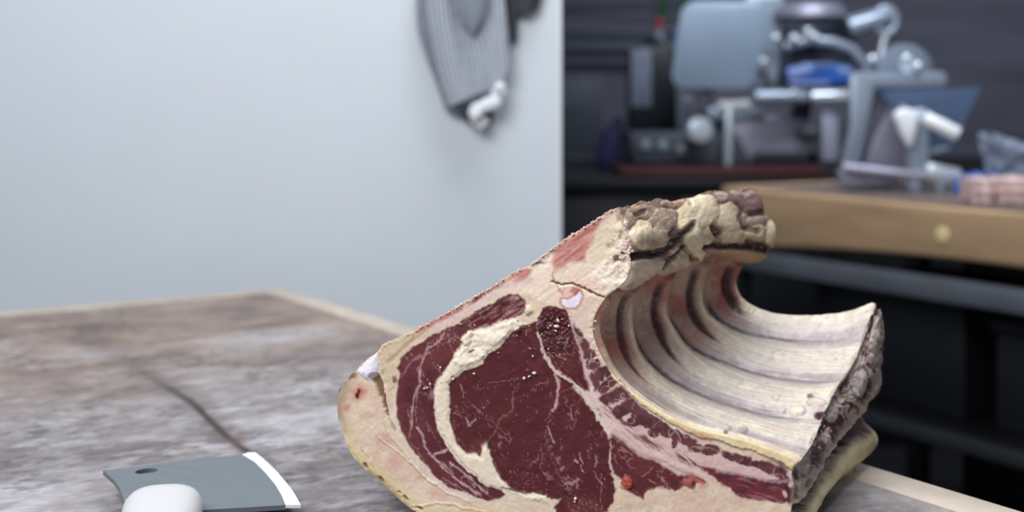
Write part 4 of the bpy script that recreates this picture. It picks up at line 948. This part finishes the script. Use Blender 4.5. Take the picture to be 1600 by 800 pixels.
# added closed black box behind the frame, blocks light under the bench
def rotbox(lo, hi, bev=.004):
    return MB().box(lo, hi, bev, M=Matrix.Translation((E0[0], E0[1], 0)) @ Matrix.Rotation(rb, 4, 'Z'))
o = rotbox((.10, .78, 0.0), (1.75, 1.20, .96)).build('light_blocker', M_black); tag(o, 'added black box behind the butcher block workbench that blocks light below it', 'light_blocker')
for i, (x0, x1, z1, c_) in enumerate(((.18, .62, .79, (16, 18, 22)), (.70, 1.40, .76, (24, 27, 34)))):
    o = empty('storage_box', tuple(Vector((E0[0], E0[1], .524))+Vector((*(bx_*((x0+x1)/2)), 0))+Vector((.8542*.35, .52*.35, 0))), rb)
    tag(o, ('narrow black storage box on the lower shelf, left under the workbench', 'wide dark blue storage box on the lower shelf, right under the workbench')[i], 'box', 'storage boxes under the workbench')
    w_ = x1-x0; m_ = mat('dark_box_plastic', c_, .5)
    MB().box((-w_/2, -.2, 0), (w_/2, .2, z1-.525-.03), .008).build('body', m_, o, local=True)
    MB().box((-w_/2-.008, -.208, z1-.5555), (w_/2+.008, .208, z1-.53), .006).build('lid', m_, o, local=True)

# ================================================================== DARK COUNTER WITH RED BOARD
CZ = .995
M_counter = mat('black_counter', (16, 17, 20), .5, noise=.2)
ct = empty('counter', (.30, 4.0, 0)); tag(ct, 'black kitchen counter under the meat slicer, behind the white wall edge', 'counter')
MB().box((.02, 3.64, .96), (.93, 4.45, CZ), .004).build('counter_top', M_counter, ct)
MB().box((.04, 3.68, .08), (.91, 4.42, .96), .004).build('body', M_counter, ct)
for x0, x1 in ((.05, .47), (.48, .90)):
    d_ = MB().box((x0, 3.662, .12), (x1, 3.682, .94), .003).build('door', mat('black_door', (22, 23, 27), .45), ct)
    MB().box((x1-.05, 3.650, .78), (x1-.035, 3.664, .90), .003).build('handle', M_frame2, d_)
rbz = CZ
o = MB().box((.31, 3.65, CZ), (.895, 4.06, CZ+.028), .006).build('cutting_board', mat('dark_red_board', (62, 24, 26), .5, noise=.15)); tag(o, 'dark red board lying under the meat slicer', 'board')
SZ = CZ+.0285

# ================================================================== MEAT SLICER
Mg = mat('painted_grey_metal', (136, 153, 172), .42, .25, noise=.05)
Mg2 = mat('cast_grey_aluminium', (142, 142, 158), .45, .45, noise=.10, nscale=4)
Mdk = mat('dark_grey_housing', (66, 70, 80), .5, .2, noise=.15)
Mch = mat('polished_steel', (206, 216, 226), .22, .45)
Mch2 = mat('satin_steel', (150, 162, 178), .30, .4)
Mwhite = mat('white_knob_plastic', (232, 236, 240), .3, coat=.3)
Mblk = mat('black_rubber', (12, 12, 14), .7)
SY = 3.80
sl = empty('meat_slicer', (B(1150, 262, SY+.12).x, SY+.12, SZ))
tag(sl, 'grey electric meat slicer with rounded feed plate standing on the dark red board', 'slicer')
def zpx(y, Y): return CAM_Z-(y-160)/2000*Y
# low control base with three round buttons
bs = MB().prism([B(984, 206, SY), B(1150, 206, SY), B(1176, 256, SY), B(990, 256, SY)], (0, .26, 0), .008).build('control_base', Mdk, sl)
for x, y in ((1009,227),(1036,228),(1064,234)):
    MB().cyl(B(x, y, SY-.012), B(x, y, SY+.004), .0155, bev=.003).build('button', mat('grey_button', (128, 140, 148), .35, .3), bs)
# main housing with sloping right shoulder
hp = [(1134,182),(1215,180),(1240,190),(1262,208),(1278,236),(1276,240),(1180,240),(1172,256),(1134,256)]
MB().prism([B(x, y, SY+.01) for x, y in hp], (0, .24, 0), .007).build('housing', Mg2, sl)
MB().prism([B(x, y, SY-.01) for x, y in ((1104,170),(1160,162),(1200,174),(1196,184),(1110,186))], (0, .16, 0), .004).build('housing_lip', Mch2, sl)
MB().prism([B(x, y, SY-.02) for x, y in ((1123,158),(1172,156),(1174,168),(1120,170))], (0, .12, 0), .004).build('carriage_stop', mat('pale_plastic', (196, 198, 200), .4), sl)
MB().cyl(B(1139, 168, SY-.035), B(1137, 258, SY-.035), .0115, bev=.003).build('upright_rod', Mch, sl)
kb = MB().lathe(B(1091, 203, SY-.045), [(.010, .05), (.034, .045), (.039, .03), (.039, .008), (.034, 0), (.012, -.004)], 28, Matrix.Rotation(math.radians(90), 4, 'X') @ Matrix.Identity(4)).build('thickness_dial', Mch, sl)
MB().cyl(B(1091, 203, SY-.07), B(1091, 203, SY+.02), .016).build('dial_shaft', Mdk, sl)
for x in (1000, 1165):
    p_ = B(x, 250, SY+.02); MB().cyl(p_, (p_.x, p_.y, SZ), .016, bev=.002).build('foot', Mblk, sl)
MB().cyl(B(1270, 240, SY+.1), Vector((B(1270, 240, SY+.1).x, SY+.1, SZ)), .014).build('foot', Mblk, sl)
# feed plate: big rounded plate facing the viewer
def rounded(x0, y0, x1, y1, r, skew=0, n=8):
    pts = []
    for (cx_, cy_, a0) in ((x1-r, y0+r, -90), (x1-r, y1-r, 0), (x0+r, y1-r, 90), (x0+r, y0+r, 180)):
        for k in range(n+1):
            a = math.radians(a0+90*k/n); px_ = cx_+r*math.cos(a); py_ = cy_+r*math.sin(a); pts.append((px_+skew*(y1-py_)/(y1-y0), py_))
    return pts
MB().prism([B(x, y, SY-.05) for x, y in rounded(1047, 2, 1182, 139, 24, 18)], (0, .014, 0), .004).build('feed_plate', Mg, sl)
MB().prism([B(x, y, SY-.03) for x, y in rounded(1150, -8, 1214, 134, 14, 14)], (0, .018, 0), .004).build('blade_guard', Mch2, sl)
MB().prism([B(x, y, SY-.034) for x, y in rounded(1170, 36, 1182, 112, 5, 14)], (0, .006, 0), .001).build('guard_slot', Mdk, sl)
MB().box(B(1064, 160, SY-.03), B(1080, 136, SY+.01), .003).build('plate_bracket', Mg2, sl)
MB().box(B(1092, 160, SY+.0), B(1112, 138, SY+.03), .003).build('plate_bracket', Mg2, sl)
# horizontal carriage rod and its sleeve
MB().cyl(B(1178, 151, SY-.07), B(1262, 151, SY-.07), .021, bev=.006).build('carriage_rod', Mch2, sl)
MB().cyl(B(1266, 151, SY-.07), B(1330, 150, SY-.07), .020, bev=.006).build('carriage_rod', Mch, sl)
MB().cyl(B(1256, 151, SY-.07), B(1272, 151, SY-.07), .015).build('rod_collar', Mdk, sl)
MB().cyl(B(1241, 146, SY-.092), B(1241, 146, SY-.07), .011, bev=.002).build('clamp_screw', Mch, sl)
MB().prism([B(x, y, SY+.02) for x, y in ((1180,40),(1330,30),(1345,90),(1325,140),(1195,142))], (0, .05, 0), .01).build('rear_housing', Mdk, sl)
# blade motor head on top
MB().sphere(B(1262, 34, SY+.02), .085, (1.25, .6, .55), 24).build('motor_head', Mch2, sl)
MB().cyl(B(1262, 6, SY+.0), B(1262, 30, SY+.0), .10, .12, seg=32, bev=.01).build('blade_cover', Mg2, sl)
MB().cyl(B(1325, 44, SY-.03), B(1392, 22, SY-.03), .034, .028, bev=.006).build('clamp_arm', Mch2, sl)
MB().tube([B(1226, 74, SY-.05), B(1262, 62, SY-.06), B(1300, 66, SY-.06), B(1330, 76, SY-.06), B(1348, 96, SY-.06), B(1360, 118, SY-.06)], [.016, .018, .017, .016, .014, .012]).build('curved_handle', Mch2, sl)
for x, y, r in ((1212,60,.015),(1240,60,.016),(1262,50,.017),(1272,58,.015),(1193,96,.013)):
    MB().sphere(B(x, y, SY-.075), r, seg=14).build('round_knob', Mch, sl)
def ring(c, R, r, n=28):
    return [c+Vector((R*math.cos(2*math.pi*k/n), 0, R*math.sin(2*math.pi*k/n)*1.25)) for k in range(n+1)]
MB().tube(ring(B(1384, 32, SY-.04), .030, .011), .011).build('clamp_ring', Mch2, sl)
MB().tube([B(1384, 52, SY-.04), B(1379, 72, SY-.04), B(1376, 92, SY-.04)], [.010, .008, .011]).build('clamp_screw', Mch, sl)
MB().tube([B(1190, 110, SY-.03), B(1200, 125, SY-.03), B(1212, 140, SY-.04)], .010).build('support_strut', Mdk, sl)
MB().box(B(1285, 252, SY-.05), B(1306, 172, SY-.02), .005).build('support_post', mat('lilac_grey_metal', (150, 154, 172), .4, .3), sl)
MB().tube([B(1248, 200, SY+.0), B(1264, 208, SY-.02), B(1280, 206, SY-.03)], .02).build('pivot_arm', Mdk, sl)
# link the parts that hang in the air
MB().tube([B(1262, 60, SY+.04), B(1262, 110, SY+.05), B(1250, 185, SY+.08)], .03).build('column', Mdk, sl)

bg = MB(); bp = [(1228,106),(1262,98),(1300,98),(1334,104),(1336,128),(1300,132),(1232,134)]
bg.prism([B(x, y, SY-.085) for x, y in bp], (0, .05, 0), .008)
o = empty('packet', tuple(B(1282, 134, SY-.06))); tag(o, 'blue and white packet lying on the horizontal rod of the slicer', 'packet')
bg.build('wrapper', mat('blue_printed_film', (36, 82, 156), .35, coat=.3, noise=.5, nscale=16), o)
for q in (((1231,108),(1262,101),(1270,103),(1268,113),(1240,122),(1231,118)), ((1306,103),(1332,107),(1332,116),(1312,114)), ((1234,126),(1296,127),(1296,132),(1234,133))):
    MB().prism([B(x, y, SY-.0865) for x, y in q], (0, .003, 0), .0005).build('printed_patch', mat('pale_blue_print', (128, 146, 196), .4), o)

# ================================================================== SECOND MACHINE ON THE BLOCK
PY = 3.05
mc = empty('food_press', tuple(B(1370, 290, PY)))
mc.location.z = BZ
tag(mc, 'steel machine with slanted frame, blue guard plate and white lever handle on the workbench', 'machine')
MB().prism([B(x, y, PY-.04) for x, y in ((1330,118),(1352,110),(1368,136),(1340,268),(1316,296),(1310,292),(1330,200))], (0, .030, 0), .004).build('slanted_side', Mch2, mc)
MB().prism([B(x, y, PY+.02) for x, y in ((1352,128),(1400,128),(1372,200),(1340,276),(1330,276))], (0, .02, 0), .003).build('slanted_side', Mg2, mc)
MB().prism([B(x, y, PY+.0) for x, y in ((1392,165),(1414,170),(1420,268),(1346,268),(1362,225))], (0, .03, 0), .004).build('front_panel', Mg2, mc)
MB().prism([B(x, y, PY-.03) for x, y in rounded(1356, 112, 1480, 137, 9, 0, 4)], (0, .15, 0), .004).build('top_plate', Mch2, mc)
a_ = [(1370+44*(1-math.cos(math.pi*k/18)), 112-44*math.sin(math.pi*k/18)) for k in range(19)]
MB().prism([B(x, y, PY+.06) for x, y in a_], (0, .012, 0), .002).build('round_blade', mat('blade_disc_steel', (122, 134, 150), .3, .3), mc)
MB().cyl(B(1420, 102, PY+.055), B(1420, 102, PY+.03), .02, bev=.004).build('blade_hub', Mch, mc)
for x, y in ((1363,93),(1416,92),(1434,104)): MB().sphere(B(x, y, PY-.03), .012, seg=14).build('round_knob', Mch, mc)
M_guard = mat('blue_clear_plastic', (92, 116, 152), .25, alpha=.5, coat=.3)
MB().prism([B(x, y, PY-.035) for x, y in ((1372,140),(1462,141),(1533,136),(1505,196),(1482,240),(1440,222),(1400,172))], (0, .006, 0), .002).build('guard_plate', M_guard, mc)
MB().prism([B(x, y, PY-.10) for x, y in rounded(1420, 190, 1452, 300, 5, 0, 4)], (0, .03, 0), .003).build('upright_post', Mch2, mc)
kn = [(1398,182),(1404,172),(1418,169),(1432,172),(1438,184),(1434,204),(1428,228),(1422,232),(1410,212)]
MB().prism([B(x, y, PY-.13) for x, y in kn], (0, .03, 0), .008, 3).build('white_knob', Mwhite, mc)
MB().tube([B(1436, 178, PY-.115), B(1446, 182, PY-.14)], .015).build('lever_joint', Mch, mc)
MB().cyl(B(1444, 184, PY-.14), B(1498, 211, PY-.16), .0155, .017, bev=.006).build('lever_handle', Mwhite, mc)
MB().tube([B(1318, 262, PY-.05), B(1372, 268, PY-.07), B(1440, 274, PY-.1), B(1462, 274, PY-.12)], .012).build('base_bar', Mg2, mc)
m = MB(); c_ = B(1472, 273, PY-.14); d_ = (B(1500, 284, PY-.14)-B(1445, 270, PY-.14)).normalized(); q = d_.to_track_quat('Z', 'Y')
m.cyl(c_-d_*.038, c_+d_*.038, (.021), .024, seg=10, bev=.005).build('ribbed_roller', Mch, mc)
MB().prism([B(x, y, PY-.05) for x, y in ((1312,268),(1330,262),(1402,272),(1410,284),(1400,290),(1318,294))], (0, .04, 0), .004).build('base_foot', Mg2, mc)
def footer(x, Y, r=.014, z1=None):
    p = B(x, 280, Y); return MB().cyl((p.x, p.y, BZ+.0002), (p.x, p.y, z1 or BZ+.03), r, bev=.002).build('foot', Mch2, mc)
footer(1326, PY-.02); footer(1396, PY-.02); footer(1432, PY-.085, .02, BZ+.05); footer(1470, PY-.14, .012, BZ+.03)
MB().tube([B(1400, 160, PY+.0), B(1424, 190, PY-.06), B(1436, 200, PY-.09)], .014).build('support_arm', Mg2, mc)
MB().tube([B(1480, 232, PY-.03), B(1448, 240, PY-.08)], .006).build('guard_stay', Mch2, mc)

# ================================================================== MEAT, GLOVE AND BAG ON THE BLOCK
M_pink = mat('wrapped_pink_meat', (214, 184, 180), .35, noise=.22, nscale=26, coat=.3, bump=.3, bscale=30)
PYm = 2.60
def onb(x, y, Y): p = B(x, y, Y); return p
for i, (x0, x1, dy, yb, lb) in enumerate(((1522, 1556, .0, 322, 'pink and white cut of meat beside the blue film, left one of two'), (1558, 1626, .02, 323, 'pink marbled cut of meat at the right frame edge, right one of two'))):
    m = MB(); a = B(x0, 300, PYm+dy); b_ = B(x1, 300, PYm+dy)
    bb = bmesh.new(); bmesh.ops.create_cube(bb, size=1); bmesh.ops.subdivide_edges(bb, edges=list(bb.edges), cuts=7, use_grid_fill=True)
    for v in bb.verts:
        q = v.co*2; L_ = max(abs(q.x), abs(q.y), abs(q.z)); s_ = (q.normalized()*L_*1.0); v.co = (q*.65+s_*.35)*.5
        k = .06*math.sin(v.co.x*14+i)+.05*math.sin(v.co.z*17+v.co.y*9); v.co += v.co*k
        v.co = Vector(((a.x+b_.x)/2+v.co.x*(b_.x-a.x), PYm+dy+.05+v.co.y*.10, BZ+.0275+v.co.z*.055))
        v.co.z = max(v.co.z, BZ-.0005)
    m.merge(bb); o = m.build('cut_of_meat', M_pink); tag(o, lb, 'meat', 'cuts of meat on the workbench')
def crumple(name, pts, base, mtl, seed, thick=.0015, amp=.012):
    """crumpled film: boundary pts top row and bottom row (image-traced, real distances)"""
    top, bot = pts; n = 26; k = 26; T_ = crom(np.array(top, float), k); Bt = crom(np.array(bot, float), k); bm = bmesh.new(); g = []
    for i in range(n):
        t = i/(n-1); row = []
        for j in range(k):
            p = T_[j]*(1-t)+Bt[j]*t; f = (float(fbm(np.array([i*.22]), np.array([j*.22]), oct=3, seed=seed)[0])-.5)*2*amp
            w = B(p[0], p[1], p[2]+f); w.z = max(w.z, base); row.append(bm.verts.new(w))
        g.append(row)
    for i in range(n-1):
        for j in range(k-1): bm.faces.new((g[i][j], g[i+1][j], g[i+1][j+1], g[i][j+1])).smooth = True
    r = bmesh.ops.solidify(bm, geom=list(bm.faces), thickness=thick)
    m = MB(); m.bm.free(); m.bm = bm; return m.build(name, mtl)
M_film = mat('clear_film', (176, 190, 214), .25, alpha=.55, coat=.4)
M_blue = mat('blue_film', (70, 150, 236), .4, coat=.2)
o = crumple('plastic_bag', ([(1526,208,2.78),(1548,206,2.78),(1570,214,2.78),(1600,222,2.78),(1640,226,2.78)], [(1548,300,2.78),(1562,302,2.78),(1580,306,2.80),(1600,308,2.80),(1640,310,2.80)]), BZ+.001, M_film, 5, amp=.03)
tag(o, 'crumpled clear plastic bag standing behind the cuts of meat', 'bag')
o = crumple('blue_film', ([(1492,284,2.86),(1506,272,2.86),(1524,268,2.86),(1545,268,2.86),(1566,256,2.86)], [(1488,303,2.86),(1504,304,2.85),(1522,305,2.85),(1544,305,2.86),(1566,304,2.86)]), BZ+.001, M_blue, 9, thick=.004, amp=.012)
tag(o, 'bright blue crumpled plastic film beside the cuts of meat', 'film')

# ================================================================== BOTTLES BEHIND THE SLICER
BY = 4.08; BC = CZ
def bottle_col(): pass
ja = empty('canister', (B(1022, 180, BY).x, BY+.06, BC)); tag(ja, 'black canister with a pale label standing left of the slicer feed plate', 'canister')
jb = MB().prism([B(x, y, BY) for x, y in ((984,206),(984,84),(996,70),(1046,70),(1056,84),(1060,206))], (0, .12, 0), .01, 3).build('body', mat('black_canister', (14, 20, 28), .4), ja)
MB().box((B(986, 0, BY).x, BY-.0035, zpx(167, BY)), (B(1018, 0, BY).x, BY+.002, zpx(76, BY)), .001).build('label', mat('pale_label', (104, 112, 130), .6, noise=.2, nscale=18), ja)
MB().cyl((B(1024, 0, BY).x, BY+.06, zpx(72, BY)), (B(1024, 0, BY).x, BY+.06, zpx(60, BY)), .028).build('neck', mat('black_canister_neck', (14, 20, 28), .4), ja)
MB().box(tuple(Vector((B(984, 206, BY).x, BY, BC))), (B(1060, 0, BY).x, BY+.12, zpx(204, BY)), .004).build('base', mat('black_canister_base', (12, 14, 18), .5), ja)
M_trans = mat('milky_plastic', (108, 120, 128), .4, coat=.2)
def spray(x, Y, ytop, rad, capm, label, capname):
    e = empty('bottle', (B(x, 0, Y).x, Y, BC)); tag(e, label, 'bottle')
    zt = zpx(ytop, Y); xw = e.location.x
    MB().lathe(e.location, [(rad*.9, 0), (rad, .01), (rad, (zt-BC)*.70), (rad*.85, (zt-BC)*.80), (rad*.4, (zt-BC)*.90), (rad*.38, (zt-BC)*.95)], 20).build('body', M_trans, e)
    MB().cyl((xw, Y, BC+(zt-BC)*.94), (xw, Y, zt), rad*.42, bev=.004).build(capname, capm, e)
    return e
e = spray(1030, 4.37, 30, .038, mat('red_cap', (150, 22, 26), .4), 'milky bottle with a red cap behind the black canister', 'cap')
e = spray(1055, 4.28, 50, .024, mat('blue_cap', (34, 84, 140), .4), 'milky bottle with a small blue cap beside the slicer feed plate', 'cap')
o = MB().prism([B(x, y, BY+.1) for x, y in ((936,206),(934,182),(946,150),(966,124),(974,128),(976,206))], (0, .10, 0), .012, 3).build('bag', mat('dark_purple_bag', (42, 40, 84), .5, noise=.3)); o.location.z = BC; tag(o, 'dark purple bag standing left of the black canister', 'bag')
pb = empty('brush', (B(1040, 0, 4.62).x, 4.62, BC)); tag(pb, 'green handled brush standing upright behind the bottles', 'brush')
MB().cyl((pb.location.x-.02, 4.62, BC), (pb.location.x-.02, 4.62, zpx(25, 4.62)), .012).build('stick', M_trans, pb)
MB().cyl((pb.location.x-.02, 4.62, zpx(26, 4.62)), (pb.location.x+.01, 4.62, zpx(-40, 4.62)), .018, bev=.004).build('handle', mat('green_plastic', (40, 84, 52), .5), pb)
pb = empty('brush', (B(1068, 0, 4.62).x, 4.62, BC)); tag(pb, 'green handled brush leaning close to the slicer feed plate', 'brush')
MB().cyl((pb.location.x-.02, 4.62, BC), (pb.location.x-.02, 4.62, zpx(36, 4.62)), .010).build('stick', M_trans, pb)
MB().cyl((pb.location.x-.02, 4.62, zpx(37, 4.62)), (pb.location.x+.03, 4.62, zpx(-30, 4.62)), .014, bev=.004).build('handle', mat('green_plastic', (40, 84, 52), .5), pb)
# second low counter behind with a slatted crate
o = MB().box((-.2, 4.50, 0), (3.0, 5.10, .995), .004).build('rear_counter', M_counter); tag(o, 'long black counter along the back wall of the dark kitchen', 'counter')
cr = empty('crate', (B(912, 0, 4.70).x, 4.82, .995)); tag(cr, 'pale slatted crate standing at the white wall edge in the dark kitchen', 'crate')
M_cr = mat('grey_crate', (72, 78, 88), .5)
z1 = zpx(122, 4.7)
for i in range(5):
    xx = B(886+i*13, 0, 4.7).x; MB().box((xx-.009, 4.70, 1.01), (xx+.009, 4.715, z1), .002).build('slat', M_cr, cr)
MB().box((B(878, 0, 4.7).x, 4.70, .996), (B(946, 0, 4.7).x, 4.95, 1.012), .002).build('base', M_cr, cr)
MB().box((B(878, 0, 4.7).x, 4.70, z1-.001), (B(946, 0, 4.7).x, 4.72, z1+.02), .002).build('rim', M_cr, cr)
MB().box((B(878, 0, 4.7).x, 4.93, 1.01), (B(946, 0, 4.7).x, 4.95, z1+.02), .002).build('back', M_cr, cr)
# wall cladding panels: horizontal steel ledges
sh = empty('wall_rack', (.6, 5.45, 1.36)); tag(sh, 'dull steel rack of horizontal slats on the back wall above the bottles', 'rack')
M_sl = mat('dull_slat_steel', (74, 82, 94), .5, .2)
for i, y in enumerate((-18, 16, 44, 68)):
    MB().box((.15, 5.30-.0, zpx(y, 5.3)-.035), (1.05, 5.32, zpx(y, 5.3)), .003).build('slat', M_sl, sh)
for xx in (.2, 1.0): MB().box((xx-.01, 5.32, zpx(74, 5.3)), (xx+.01, 5.50, zpx(-40, 5.3)), .002).build('bracket', M_frame2, sh)
